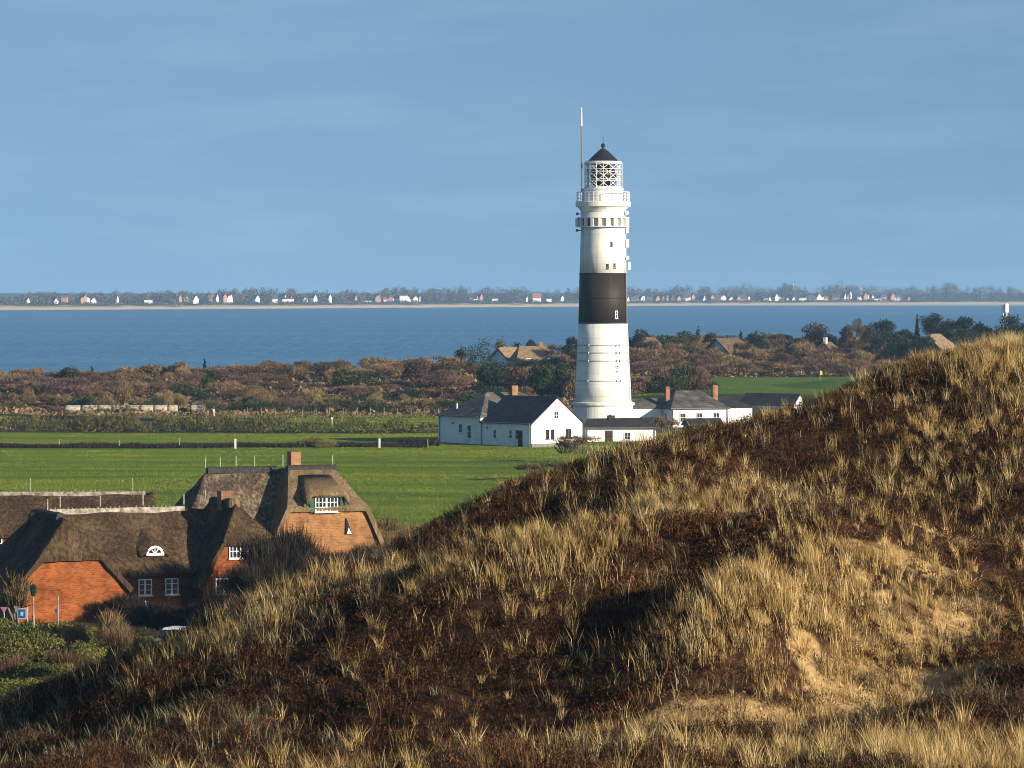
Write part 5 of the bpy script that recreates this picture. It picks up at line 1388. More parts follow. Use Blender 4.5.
# trees: trunk with limbs, crown of leaf clumps
def tree(name, px, py_top, py_base, wpx, Y, kind, label, m=None, seed=0, grp=None):
    r = np.random.default_rng(1000 + seed); rr = random.Random(seed)
    p = at(px, py_base, Y); g = min(lz(p.x, Y), p.z); H = zat(py_top, Y) - g; Wd = wpx * Y / F * (1.3 if kind == 'pine' else 1.12 if kind == 'round' else 1)
    o = empty(name, (p.x, Y, g - 0.1)); tag(o, label, "tree", grp)
    tb = MB()
    lobes = []
    bm_ = M["bark"]
    if kind == "pine":
        nt = 3; tb.tube([(0, 0, 0), (0.1, 0, H * 0.35), (rr.uniform(-.3, .3), 0, H * 0.7), (rr.uniform(-.5, .5), 0, H * 0.9)], [0.28, 0.22, 0.15, 0.06], 7)
        for k in range(9):
            a = rr.uniform(0, 6.28); q = rr.uniform(0.1, 0.42) * Wd; zz = H * rr.uniform(0.38, 0.8) + (0.12 * H if q < 0.2 * Wd else 0)
            tb.tube([(0, 0, zz - 0.18 * H), (q * math.cos(a), q * math.sin(a), zz)], [0.1, 0.04], 5)
            s = rr.uniform(0.17, 0.27) * Wd; lobes.append((q * math.cos(a), q * math.sin(a), min(zz, H * 0.86), s, s, min(0.16 * H, s * 0.8)))
        lobes.append((0, 0, H * 0.84, Wd * 0.24, Wd * 0.24, H * 0.16)); lobes.append((0, 0, H * 0.55, Wd * 0.3, Wd * 0.3, H * 0.22))
        crown = leafcloud(r, lobes, 2600, 0.26, fill=0.25); m = m or "pine_dark"
    elif kind == "spruce":
        tb.tube([(0, 0, 0), (0, 0, H * 0.95)], [0.18, 0.03], 6)
        for k in range(9):
            t_ = k / 8; lobes.append((rr.uniform(-.1, .1), 0, H * (0.14 + 0.8 * t_), Wd * (0.5 - 0.44 * t_), Wd * (0.5 - 0.44 * t_), H * 0.075))
        crown = leafcloud(r, lobes, 900, 0.28, fill=0.2); m = m or "spruce"
    elif kind == "bare":
        bm_ = M["pale_bark"]
        tb.tube([(0, 0, 0), (0.1, 0, H * 0.3), (0.0, 0, H * 0.5)], [0.22, 0.17, 0.13], 7)
        for k in range(12):
            a = rr.uniform(0, 6.28); q = rr.uniform(.15, .48) * Wd; zz = H * rr.uniform(0.6, 1.0)
            tb.tube([(0, 0, H * rr.uniform(0.25, 0.5)), (q * .5 * math.cos(a), q * .5 * math.sin(a), zz * 0.72), (q * math.cos(a), q * math.sin(a), zz)], [0.1, 0.07, 0.02], 5)
            lobes.append((q * .8 * math.cos(a), q * .8 * math.sin(a), zz * 0.9, Wd * .16, Wd * .16, H * .12))
        crown = twigcloud(r, lobes, 700, 0.9, 0.07); m = m or "crown_brown"
    else:  # round
        tb.tube([(0, 0, 0), (0.05, 0, H * 0.3), (0, 0, H * 0.6)], [0.24, 0.18, 0.1], 7)
        for k in range(4): 
            a = rr.uniform(0, 6.28); tb.tube([(0, 0, H * .3), (Wd * .25 * math.cos(a), Wd * .25 * math.sin(a), H * .6)], [0.1, 0.03], 5)
        lobes = [(x_, y_, z_ + H * 0.06, a_, b_, c_) for x_, y_, z_, a_, b_, c_ in round_lobes(r, Wd, H * 0.94, 10, 0.52)]
        crown = leafcloud(r, lobes, 2400, 0.25, fill=0.35); m = m or "crown_brown"
        if m == "crown_brown": crown = join([crown, twigcloud(r, lobes, 500, 0.7, 0.08)])
    tk = tb.build("trunk", bm_, o)
    v, f, t = crown
    link("crown", np_mesh("crown", v, f, t), M[m], o)
    return o
TREES = [
 ("thorn_tree", 682, 371, 402, 42, 655, "round", "wide dark tree rising behind the chimneys of the slate roofed house", "crown_brown"),
 ("pine_tree", 655, 376, 402, 22, 648, "round", "dark green tree between the tower and the left chimney", "pine_dark"),
 ("pine_tree", 566, 362, 402, 24, 650, "pine", "dark green pine against the tower's left side behind the white house", "bush_green"),
 ("pine_tree", 540, 358, 400, 30, 660, "round", "broad green topped tree below the pale thatched roof", "bush_green"),
 ("thorn_tree", 512, 366, 402, 30, 655, "round", "brown green tree behind the white house chimney", "crown_brown"),
 ("pine_tree", 488, 364, 400, 28, 665, "round", "dark tree on the knoll behind the white house left roof", "pine_dark"),
 ("pine_tree", 880, 334, 362, 22, 845, "pine", "low shaded pine at the left foot of the tall grove pine", None),
 ("pine_tree", 897, 332, 364, 30, 812, "pine", "shaded pine in front of the grove, left of the big thatched house", None),
 ("pine_tree", 927, 336, 366, 20, 808, "pine", "dark shaded pine touching the big thatched house's left end", None),
 ("pine_tree", 944, 325, 352, 20, 872, "pine", "dense dark pine right above the big thatched roof", None),
 ("pine_tree", 968, 328, 356, 22, 868, "pine", "low dense pine in the gap right of the big thatched roof", None),
 ("pine_tree", 479, 338, 362, 34, 850, "round", "wide dark pine standing left of the thatched house before the bay", "pine_dark"),
 ("pine_tree", 462, 345, 359, 16, 856, "pine", "low dark pine on the left edge of the wide pine", None),
 ("pine_tree", 501, 336, 358, 17, 872, "pine", "leaning tan and green pine behind the thatched gable", "bush_olive"),
 ("pine_tree", 520, 343, 357, 14, 880, "round", "small round dark tree behind the pale thatched roof", "pine_dark"),
 ("pine_tree", 531, 339, 357, 11, 885, "pine", "narrow dark pine behind the pale thatched roof", None),
 ("pine_tree", 572, 336, 364, 18, 840, "pine", "dark pine touching the tower's left edge", None),
 ("thorn_tree", 557, 346, 364, 22, 850, "bare", "leafless reddish tree between thatched roof and tower", None),
 ("pine_tree", 641, 328, 362, 22, 860, "pine", "dark brownish pine just right of the tower", None),
 ("pine_tree", 634, 348, 366, 14, 850, "round", "dark round tree at the tower's right edge", "crown_brown"),
 ("pine_tree", 662, 345, 362, 14, 880, "spruce", "short blue green fir between the tower pine and the dormer house", None),
 ("pine_tree", 684, 330, 358, 24, 900, "pine", "broad dark pine above the house with white dormers", None),
 ("pine_tree", 698, 326, 357, 14, 905, "spruce", "spired fir rising from the broad dark pine", None),
 ("leafless_tree", 712, 332, 357, 18, 880, "round", "brown rounded tree right of the spired fir", "crown_brown"),
 ("spruce_tree", 741, 330, 350, 8, 905, "spruce", "slim spruce above the thatched gable", None),
 ("round_tree", 758, 330, 356, 23, 850, "round", "round dark green tree right of the thatched gable", "pine_dark"),
 ("pine_tree", 783, 333, 357, 22, 880, "pine", "dark pine right of the round dark green tree", None),
 ("pine_tree", 801, 338, 356, 17, 885, "pine", "low dark pine left of the big rounded brown tree", None),
 ("leafless_tree", 815, 321, 354, 26, 870, "round", "big rounded brown and green tree before the water", "crown_brown"),
 ("spruce_tree", 831, 334, 358, 18, 860, "pine", "dark fir beside the white chimney cottage", "spruce"),
 ("leafless_tree", 847, 325, 356, 17, 868, "round", "brown tree right behind the white chimney cottage", "crown_brown"),
 ("leafless_tree", 856, 318, 358, 20, 862, "bare", "tall pale leafless tree right of the white chimney cottage", None),
 ("leafless_tree", 869, 330, 358, 16, 858, "bare", "smaller pale leafless tree at the foot of the dark pines", None),
 ("pine_tree", 885, 319, 352, 24, 880, "pine", "tall dark pine left end of the long pine grove", None),
 ("pine_tree", 866, 325, 352, 15, 890, "pine", "dark pine behind the leafless trees", None),
 ("pine_tree", 903, 329, 360, 26, 860, "pine", "low shaded pine in the middle of the grove", None),
 ("pine_tree", 913, 331, 362, 26, 815, "pine", "shaded pine left of the big thatched house", None),
 ("spruce_tree", 917, 313, 340, 9, 895, "spruce", "slim spruce standing apart left of the tallest pines", None),
 ("pine_tree", 934, 312, 346, 24, 890, "pine", "tallest pine right behind the big thatched house", None),
 ("pine_tree", 950, 318, 348, 20, 885, "pine", "pine with brown tips right of the tallest pine", "bush_olive"),
 ("pine_tree", 963, 316, 352, 20, 880, "pine", "dark crown in the middle of the right hand pines", None),
 ("pine_tree", 978, 321, 352, 20, 875, "pine", "spreading pine at the right end of the pine row", None),
 ("leafless_tree", 989, 329, 350, 12, 880, "round", "small reddish brown tree in the gap below the water", "crown_brown"),
 ("pine_tree", 1011, 314, 350, 24, 870, "pine", "dark pine at the right edge before the concrete beacon", None),
 ("pine_tree", 999, 327, 350, 18, 865, "pine", "low dark pine left of the edge pine", None),
 ("pine_tree", 1026, 322, 350, 20, 865, "pine", "pine cut by the right edge of the picture", None),
 ("spruce_tree", 92, 366, 386, 8, 752, "spruce", "tiny spruce at the left end of the scrub skyline", None),
 ("spruce_tree", 205, 359, 372, 6, 765, "spruce", "tiny spruce on the scrub skyline near its highest point", None),
 ("gorse_tree", 115, 369, 388, 26, 745, "round", "broad dark green bushy tree on the left scrub skyline", "pine_dark"),
 ("gorse_tree", 72, 366, 386, 20, 755, "round", "dark green bushy tree near the left scrub skyline", "bush_green"),
 ("gorse_tree", 18, 371, 390, 26, 750, "round", "dark bushy tree at the far left of the scrub skyline", "pine_dark"),
 ("gorse_tree", 231, 367, 384, 16, 735, "pine", "dark wind bent pine in the brown scrub left of the middle", None),
 ("gorse_tree", 240, 366, 386, 14, 738, "round", "brown topped dark tree beside the wind bent pine", "crown_brown"),
 ("gorse_tree", 340, 370, 392, 20, 700, "round", "dark green tree in the middle of the scrub belt", "bush_green"),
 ("gorse_tree", 415, 360, 388, 26, 710, "round", "large brown tree on the rise of the scrub belt", "crown_brown"),
 ("gorse_tree", 447, 362, 388, 26, 715, "round", "large dark green tree on the rise of the scrub belt", "bush_green"),
 ("gorse_tree", 180, 361, 378, 24, 752, "round", "russet rounded tree on the highest scrub skyline", "bush_brown"),
 ("gorse_tree", 150, 364, 380, 26, 752, "round", "wide tan rounded tree on the scrub skyline", "bush_gold"),
]
for k, (nm, px, pt, pb, w, Y, kd, lb_, m_) in enumerate(TREES):
    tree(nm, px, pt, pb, w, Y, kd, lb_, m_, seed=k)

# ------------------------------------------------------------------ bushes round the farmhouses (near: small leaves)
NEARP = {}
for key, kind, m, w, h, n_, s_ in (("lime", "leaf", "bush_lime", 2.4, 1.3, 2600, 0.075), ("twig", "twig", "bush_gold", 2.2, 1.8, 1700, 0.15), ("rust", "twig", "bush_brown", 2.4, 1.3, 1900, 0.12), ("dark", "twig", "bush_dark", 3.4, 2.6, 3000, 0.15), ("olive", "leaf", "bush_olive", 2.6, 1.4, 2600, 0.08)):
    NEARP[key] = []
    for k in range(3):
        lobes = round_lobes(brng, w, h, 9, 0.42)
        if kind == "leaf": v, f, t = leafcloud(brng, lobes, n_, s_, up=0.2, fill=0.45)
        else: v, f, t = join([twigcloud(brng, lobes, n_, s_ * 3, s_ * 0.2, upw=0.9, fill=0.1), leafcloud(brng, lobes, n_ // 3, s_ * 0.45, fill=0.2)])
        me = np_mesh("bush", v, f, t); me.materials.append(M[m]); NEARP[key].append((me, w, h))
NB = {"lime": ("garden_bush", "bright green leafy bush in the garden below the farmhouse", "green garden bushes"), "twig": ("willow_bush", "tan leafless bush with upright twigs before the farmhouse", "tan twiggy garden bushes"),
      "rust": ("rose_bush", "reddish brown twiggy bush in the garden below the farmhouse", "reddish garden bushes"), "dark": ("thorn_thicket", "dark leafless thicket between the farmhouses and the dune", "dark thicket by the farmhouses"), "olive": ("gorse_bush", "olive green bush in the garden below the farmhouse", "olive garden bushes")}
def near_bush(key, px, py, Y, w, h, label=None, group=None):
    me, w0, h0 = prnd.choice(NEARP[key]); nm, lb_, gr = NB[key]
    p = at(px, py, Y); o = link(nm, me); g = lz(p.x, Y)
    o.location = (p.x, Y, min(p.z, g + 0.3) if Y > 180 else p.z); o.scale = (w / w0, w / w0, h / h0); o.rotation_euler = (0, 0, prnd.uniform(0, 6.28))
    return tag(o, label or lb_, "bush", group or gr)
for px, py, Y, w, h, key in (
    (8, 640, 234, 2.6, 1.9, "lime"), (32, 642, 233, 2.6, 1.7, "lime"), (14, 655, 226, 3, 1.8, "olive"), (48, 650, 228, 2.8, 1.7, "olive"), (62, 640, 232, 2.4, 1.7, "olive"), (76, 642, 231, 2.0, 1.7, "twig"), (92, 640, 233, 2.4, 1.4, "lime"), (112, 645, 229, 2.6, 2.5, "twig"), (124, 650, 226, 2.4, 2.0, "rust"),
    (88, 655, 224, 2.4, 1.5, "olive"), (10, 672, 218, 2.6, 1.4, "rust"), (36, 672, 217, 2.6, 1.3, "lime"), (70, 668, 219, 2.8, 1.6, "rust"), (58, 672, 216, 2.4, 1.2, "olive"), (140, 640, 231, 2.8, 1.0, "lime"), (158, 638, 232, 2.6, 0.9, "lime"), (150, 652, 225, 2.4, 0.9, "olive"), (105, 668, 218, 2.6, 1.1, "olive"), (128, 664, 219, 2.4, .9, "lime"),
    (18, 690, 209, 2.8, 1.2, "lime"), (46, 686, 210, 2.8, 1.2, "lime"), (76, 682, 211, 2.6, 1.1, "lime"), (0, 700, 205, 2.6, 1.1, "lime"), (34, 698, 206, 2.6, 1.1, "olive"), (58, 692, 207, 2.2, 1.1, "twig"), (95, 676, 213, 2.4, 1.0, "lime"), (8, 706, 203, 2.6, 1.0, "lime"), (60, 700, 203, 2.4, .9, "lime")):
    near_bush(key, px, py, Y, w, h)
for px, py, Y, w, h, key in ((252, 625, 246, 3.4, 4.4, "dark"), (268, 620, 247, 3.8, 5.2, "dark"), (286, 615, 248, 3.8, 5.4, "dark"), (304, 610, 250, 4, 4.6, "dark"), (262, 615, 243, 3.4, 4.0, "dark"), (240, 628, 243, 2.8, 3.2, "dark"), (330, 590, 254, 4, 3.2, "dark"), (352, 575, 257, 4, 3.0, "dark"), (372, 560, 262, 3.6, 2.6, "dark"), (282, 580, 268, 4, 2.8, "dark"), (300, 570, 270, 4, 2.6, "dark"), (340, 556, 272, 4, 2.3, "dark"),
                          (232, 640, 234, 3.2, 3.0, "dark"), (212, 640, 235, 3.2, 2.4, "dark"), (190, 640, 237, 3, 2.2, "dark"), (168, 636, 239, 3, 2.0, "dark"), (146, 630, 241, 3, 1.8, "dark"), (126, 628, 244, 3, 2.0, "dark"), (104, 626, 244, 2.6, 1.7, "dark")):
    near_bush(key, px, py, Y, w, h)
for px, py, Y, w, h, key in ((372, 528, 300, 4, 2.2, "twig"), (388, 520, 306, 4, 2.6, "twig"), (405, 520, 308, 4, 1.9, "olive"), (420, 514, 312, 4, 1.8, "twig"), (436, 510, 315, 4, 1.6, "rust"), (452, 504, 318, 4, 1.5, "twig"), (468, 500, 320, 4, 1.5, "twig"), (482, 497, 322, 4, 1.2, "olive"), (395, 535, 298, 4, 2.0, "rust"), (412, 530, 299, 4, 1.8, "olive"), (380, 545, 288, 4, 1.8, "rust"), (430, 522, 304, 4, 1.6, "rust"), (448, 514, 308, 4, 1.3, "olive"), (376, 508, 312, 4, 1.8, "twig")):
    near_bush(key, px, py, Y, w, h, {"twig": "tan twiggy bush at the meadow edge right of the grey thatched house", "rust": "russet bush at the meadow edge right of the grey thatched house", "olive": "olive bush at the meadow edge right of the grey thatched house"}[key], key + " bushes at the meadow edge")
near_bush("olive", 312, 450, 482, 5.0, 1.4, "lone green bush at the ditch behind the chimney of the grey thatched house", "lone bush at the ditch")
near_bush("twig", 328, 450, 481, 3.2, 1.0, "small tan grass bush right of the lone green bush at the ditch", "tan bush at the ditch")
# garden ground cover
n = 16000
y = fr.uniform(190, 236, n); x = fr.uniform(-32, -14, n)
z = land(x, y)
lb = [(0, 0, 0, 1, 1, 1)]
v, f, t = leafcloud(fr, lb, n * 4, 0.10, up=0.5)
ctr = v.reshape(-1, 4, 3).mean(1, keepdims=True)
cc = np.repeat(np.stack([x, y, z + 0.12], -1), 4, 0) + fr.normal(size=(n * 4, 3)) * np.array([.15, .15, .1])
v = (v.reshape(-1, 4, 3) - ctr + cc[:, None]).reshape(-1, 3)
tag(link("ground_cover", np_mesh("ground_cover", v, f, t), M["bush_lime"]), "low green ground cover in the garden below the farmhouse", "ground cover", kind="stuff")

# wind-shorn dark shrubs before the keeper's house: flat layered sprays
def shorn(px, py, Y, w, h, label, seed, lean=1.0):
    r = np.random.default_rng(seed); p = at(px, py, Y); o = empty("windswept_shrub", (p.x, Y, p.z)); tag(o, label, "shrub")
    tb = MB(); lobes = []
    for k in range(7):
        x0 = (k / 6 - 0.5) * w * 0.7; z1 = h * r.uniform(0.5, 1.0); x1 = x0 + lean * r.uniform(0.1, 0.3) * w
        tb.tube([(x0 * .4, 0, -0.6), (x0, 0, z1 * .5), (x1, r.uniform(-.3, .3), z1)], [0.09, 0.06, 0.02], 5)
        lobes.append((x1 * .8, r.uniform(-.3, .3), z1 * r.uniform(.35, .95), w * r.uniform(.1, .2), w * 0.14, h * r.uniform(.12, .3)))
    tb.build("trunk", M["bark"], o)
    v, f, t = join([leafcloud(r, lobes, 700, 0.10, fill=0.2, aspect=2.2), twigcloud(r, lobes, 600, 0.5, 0.035, upw=0.35)])
    link("crown", np_mesh("crown", v, f, t), M["bush_brown"], o)
shorn(583, 449, 440, 5.6, 1.7, "tall brown windswept shrub before the white gable", 31, -1)
shorn(565, 448, 441, 3.4, .9, "low brown windswept shrub at the left foot of the tall one", 32)
shorn(551, 468, 400, 4.4, .75, "flat dark windswept shrub on the meadow below the white gable", 33, 1)
shorn(532, 470, 398, 2.4, .5, "flat shrub sprays left end on the meadow above the dune edge", 34, -1)
shorn(510, 486, 340, 1.4, .4, "smallest dark shrub peeping over the dune edge", 35, 1)
shorn(662, 428, 470, 3.4, 1.5, "dark shrub hiding the right end of the annexe", 36, 1)

# ================================================================== SMALL THINGS ON THE LAND
# bales in wrapping, in a row along the track
def bale(px, wpx, label, Y=618.0):
    p = at(px, 415, Y); Lw = wpx * Y / F; g = lz(p.x, Y) + 0.1
    b = MB(); r0 = 0.6; n = 16; prof_ = [(r0 * .86, -Lw / 2), (r0, -Lw / 2 + .1), (r0 * 1.02, -Lw / 6), (r0 * .98, Lw / 6), (r0, Lw / 2 - .1), (r0 * .86, Lw / 2)]
    vs, fs = [], []
    for rr_, xx in prof_:
        for k in range(n):
            a = 2 * math.pi * k / n; vs.append((xx, rr_ * math.cos(a), r0 * 0.93 + rr_ * math.sin(a)))
    for j in range(len(prof_) - 1):
        for k in range(n): fs.append((j * n + k, j * n + (k + 1) % n, (j + 1) * n + (k + 1) % n, (j + 1) * n + k))
    fs += [tuple(range(n)), tuple(range((len(prof_) - 1) * n, len(prof_) * n))]
    b.add(vs, fs); o = b.build("wrapped_bale", M["bale_wrap"], None, smooth=True); o.location = (p.x, Y, g)
    return tag(o, label, "bale", "wrapped bales along the track")
for k, (px, w) in enumerate(((73, 15), (90, 15), (105, 13), (119, 13), (133, 13), (147, 13), (161, 13), (173, 9))):
    bale(px, w, "pale wrapped bale in the long touching row behind the brown hedge")
bale(198, 14, "single pale wrapped bale standing apart, right end of the row")["group"] = "single bale"

def fence(pts, h, label, name="wire_fence", m="wood_post", wires=2, w=0.13):
    p0 = pts[0]; o = empty(name, (p0[0], p0[1], lz(*p0))); tag(o, label, "fence"); z0 = o.location.z
    loc = [(x - p0[0], y - p0[1], lz(x, y) - z0) for x, y in pts]
    rr = random.Random(len(pts))
    for q in loc:
        b = MB(); hh = h * rr.uniform(0.9, 1.1); b.tube([(q[0], q[1], q[2] - .2), (q[0] + rr.uniform(-.06, .06), q[1], q[2] + hh)], [w / 2, w / 2 * .9], 6); b.build("post", M[m], o)
    for k in range(wires):
        b = MB(); b.tube([(q[0], q[1], q[2] + h * (0.9 - 0.4 * k)) for q in loc], 0.006, 4); b.build("wire", M["wire"], o)
    return o
fence([(xat(px, 602), 602) for px in np.arange(248, 445, 13.6)], 1.25, "post and wire fence along the brown track left of the keeper's house")
fence([(xat(px, 560), 560 + 0.0) for px in (262, 296, 332, 368)], 1.1, "thin line of posts in front of the track fence")
fence([(xat(px, 484), 483) for px in (-6, 60, 120, 180, 235, 308, 380, 428)], 1.1, "long wire fence along the dark ditch across the meadow")
for px, lb_ in ((235.3, "pale thick post at the ditch above the grey thatched roof"), (379.5, "pale thick post at the ditch near the dark hedge"), (214, "pale post right of the single bale"), (332, "pale post on the meadow edge under the tan bushes")):
    Y = {235.3: 478, 379.5: 479, 214: 600, 332: 560}[px]; x = xat(px, Y)
    b = MB(); b.box((0, 0, .55), (.22, .22, 1.2)); b.box((0, 0, 1.17), (.27, .27, .06)); o = b.build("gate_post", M["pale_post"], None); o.location = (x, Y, lz(x, Y)); tag(o, lb_, "post")

# signs, lamp and posts by the farmhouse
def post_thing(name, px, py_top, py_bot, Y, label, cat):
    p = at(px, py_bot, Y); o = empty(name, (p.x, Y, p.z)); tag(o, label, cat); return o, zat(py_top, Y) - p.z
o, H = post_thing("street_lamp", 33.5, 586, 624, 236, "old style street lamp with dark lantern before the orange gable", "lamp")
b = MB(); b.lathe([(0.08, -.6), (0.075, .5), (0.05, .6), (0.045, H - .62)], 10); b.build("pole", M["wood_post"], o)
b = MB(); b.lathe([(0.05, H - .62), (0.13, H - .55), (0.22, H - .1), (0.19, H - .08)], 6); b.build("lantern", M["lamp_green"], o)
b = MB(); b.lathe([(0.27, H - .08), (0.12, H + .06), (0.03, H + .12)], 6); b.build("lamp_cap", M["dark_iron"], o)
o, H = post_thing("blue_sign", 22, 607, 622, 235, "square blue sign with pale border left of the street lamp", "sign")
b = MB(); b.tube([(0.32, 0.05, -.8), (0.32, 0.05, H)], 0.04, 8); b.build("pole", M["grey_metal"], o)
b = MB(); b.box((0, 0, H - .4), (0.5, .04, .6)); pl = b.build("sign_plate", M["white_metal"], o, bevel=.01)
b = MB(); b.box((0, -.025, H - .4), (0.45, .012, .55)); b.build("blue_field", M["blue_paint"], pl)
b = MB(); b.box((0, -.035, H - .4), (.16, .012, .22)); b.build("pale_square", M["grey_metal"], pl)
o, H = post_thing("give_way_sign", 4.0, 607, 627, 236, "pinkish upside down triangle sign at the left edge", "sign")
b = MB(); b.tube([(0, 0.05, -.6), (0, 0.05, H - .05)], 0.04, 8); b.build("pole", M["grey_metal"], o)
b = MB(); b.add([(-.22, 0, H), (.22, 0, H), (0, 0, H - .4), (-.22, .03, H), (.22, .03, H), (0, .03, H - .4)], [(0, 1, 2), (5, 4, 3), (0, 3, 4, 1), (1, 4, 5, 2), (2, 5, 3, 0)]); b.build("sign_plate", M["pink_paint"], o)
o, H = post_thing("pale_post", 58, 596, 622, 238, "slim white post with small dark box before the orange gable", "post")
b = MB(); b.tube([(0, 0, -.6), (0, 0, H)], 0.055, 8); b.build("pole", M["wood_post"], o)
b = MB(); b.box((-.1, -.02, .65), (.16, .16, .24)); b.build("meter_box", M["blue_cloth"], o)
o, H = post_thing("folded_parasol", 145.5, 602, 622, 242, "closed blue parasol before the shaded brick wall under the windows", "parasol")
b = MB(); b.tube([(0, 0, -.4), (0, 0, H + .08)], 0.03, 6); b.build("pole", M["pale_post"], o)
b = MB(); b.lathe([(0.05, H * .25), (0.16, H * .35), (0.12, H * .75), (0.04, H)], 10); b.build("canopy", M["blue_cloth"], o)
tree("street_tree", 15, 580, 622, 22, 240, "bare", "small pale leafless tree at the left corner of the orange gable", "bush_gold", seed=77)
for ch in list(col.objects):
    if ch.name.startswith("crown") and ch.parent and ch.parent.name.startswith("street_tree"):
        pass
# white car half hidden by the dune
p = at(182, 645, 226); g = lz(p.x, 226)
zc = zat(626.5, 226)
o = empty("parked_car", (p.x, 226, zc - 1.45), R(72)); tag(o, "white car almost hidden behind the dune, only its roof shows", "car")
def car_section(L, prof_, hw, name, m, par):
    b = MB(); n = len(prof_); vs = [(x, s * hw * k, z) for s in (-1, 1) for x, z, k in prof_]
    b.add(vs, [tuple(range(n)), tuple(range(2 * n - 1, n - 1, -1))] + [(i, (i + 1) % n, n + (i + 1) % n, n + i) for i in range(n)]); return b.build(name, m, par, bevel=.04)
car_section(4, [(-2.0, .35, 1), (2.0, .35, 1), (2.05, .7, 1), (1.2, .88, 1), (-1.95, .92, 1), (-2.05, .7, 1)], .86, "body", M["white_metal"], o)
car_section(2, [(1.15, .87, .98), (.45, 1.36, .82), (-1.3, 1.38, .82), (-1.9, .9, .98)], .82, "cabin", M["glass"], o)
car_section(2, [(.5, 1.36, .84), (.3, 1.45, .8), (-1.1, 1.46, .8), (-1.4, 1.37, .84)], .82, "roof_panel", M["white_metal"], o)
for sx_ in (-1.25, 1.3):
    for sy_ in (-1, 1):
        b = MB(); b.tube([(sx_, sy_ * .72, .3), (sx_, sy_ * .9, .3)], .3, 16); wh_ = b.build("wheel", M["rubber"], o); b = MB(); b.tube([(sx_, sy_ * .88, .3), (sx_, sy_ * .91, .3)], .17, 12); b.build("rim", M["grey_metal"], wh_)

# golf flag
p = at(820, 384, 720); o = empty("golf_flag", (p.x, 720, lz(p.x, 720))); tag(o, "yellow flag on a pole at the edge of the golf turf", "flag")
b = MB(); b.tube([(0, 0, 0), (0, 0, 2.2)], .04, 6); b.build("pole", M["pale_post"], o)
b = MB(); b.box((.22, 0, 1.75), (.42, .03, .7)); b.build("flag_cloth", M["yellow_cloth"], o)
# concrete beacon above the pines at the right edge
p = at(1006, 345, 1000); o = empty("concrete_beacon", (p.x, 1000, lz(p.x, 1000))); tag(o, "slim pale beacon tower against the water at the right edge", "tower")
zt_ = zat(303.5, 1000) - o.location.z
b = MB(); b.tube([(0.0, 0, 0), (0.0, 0, zt_ - 2.2)], [.42, .36], 10); b.build("shaft", M["grey_metal"], o)
b = MB(); b.lathe([(.36, zt_ - 2.4), (.62, zt_ - 2.2), (.62, zt_ - .2), (.3, zt_)], 12); b.build("head", M["white_metal"], o)
b = MB(); b.tube([(-.75, 0, zt_ - 6.5), (-.75, 0, zt_ - .1)], .12, 6); b.tube([(-.75, 0, zt_ - 1), (-.2, 0, zt_ - 1)], .06, 5); b.tube([(-.75, 0, zt_ - 5), (-.2, 0, zt_ - 5)], .06, 5); b.build("side_mast", M["white_metal"], o)

# ================================================================== FAR SHORE: wood and village
wr = np.random.default_rng(77)
WT = ([0, 30, 70, 100, 130, 200, 250, 300, 350, 400, 430, 470, 520, 560, 640, 700, 735, 760, 800, 850, 900, 950, 1024], [298, 294, 291.5, 292, 291, 290, 287.5, 290, 290, 289, 286, 287, 289, 290, 289, 288, 285, 286.5, 286, 284.5, 287, 285, 285])
def fz(x, Y): return float(far_land(np.array([float(x)]), np.array([float(Y)]))[0])
lob = []
for k in range(1150):
    px = wr.uniform(-40, 1064); Y = shore_px(px) + wr.uniform(125, 330)
    x = xat(px, Y); g = fz(x, Y)
    h = max(3.0, zat(np.interp(px, *WT) - 1.5, Y) - g) * (wr.uniform(0.45, 1.0) ** 1.2) * (0.66 + 0.7 * float(fbm(px / 22.0, 0.3, 909, 2))) * (1.12 if wr.uniform() < .08 else 1); r_ = wr.uniform(2.5, 5.5) * (0.6 + h / 28)
    lob.append((x, Y, g + h * 0.55, r_, r_, h * 0.47))
v, f, t = leafcloud(wr, lob, 85000, 1.2, fill=0.4, up=0.2)
tag(link("far_woods", np_mesh("far_woods", v, f, t), M["far_wood"]), "hazy bluish brown wood along the whole far shore", "woods", kind="stuff")
lob = []
for px in wr.uniform(-20, 1044, 460):
    Y = shore_px(px) + wr.uniform(70, 118); x = xat(px, Y); lob.append((x, Y, fz(x, Y) + .5, wr.uniform(3, 7), 3, wr.uniform(.8, 2.6)))
v, f, t = leafcloud(wr, lob, 20000, 1.2, fill=0.4, up=0.2)
tag(link("far_scrub", np_mesh("far_scrub", v, f, t), M["far_wood"]), "low scrub on the bluff behind the far beach", "scrub", kind="stuff")

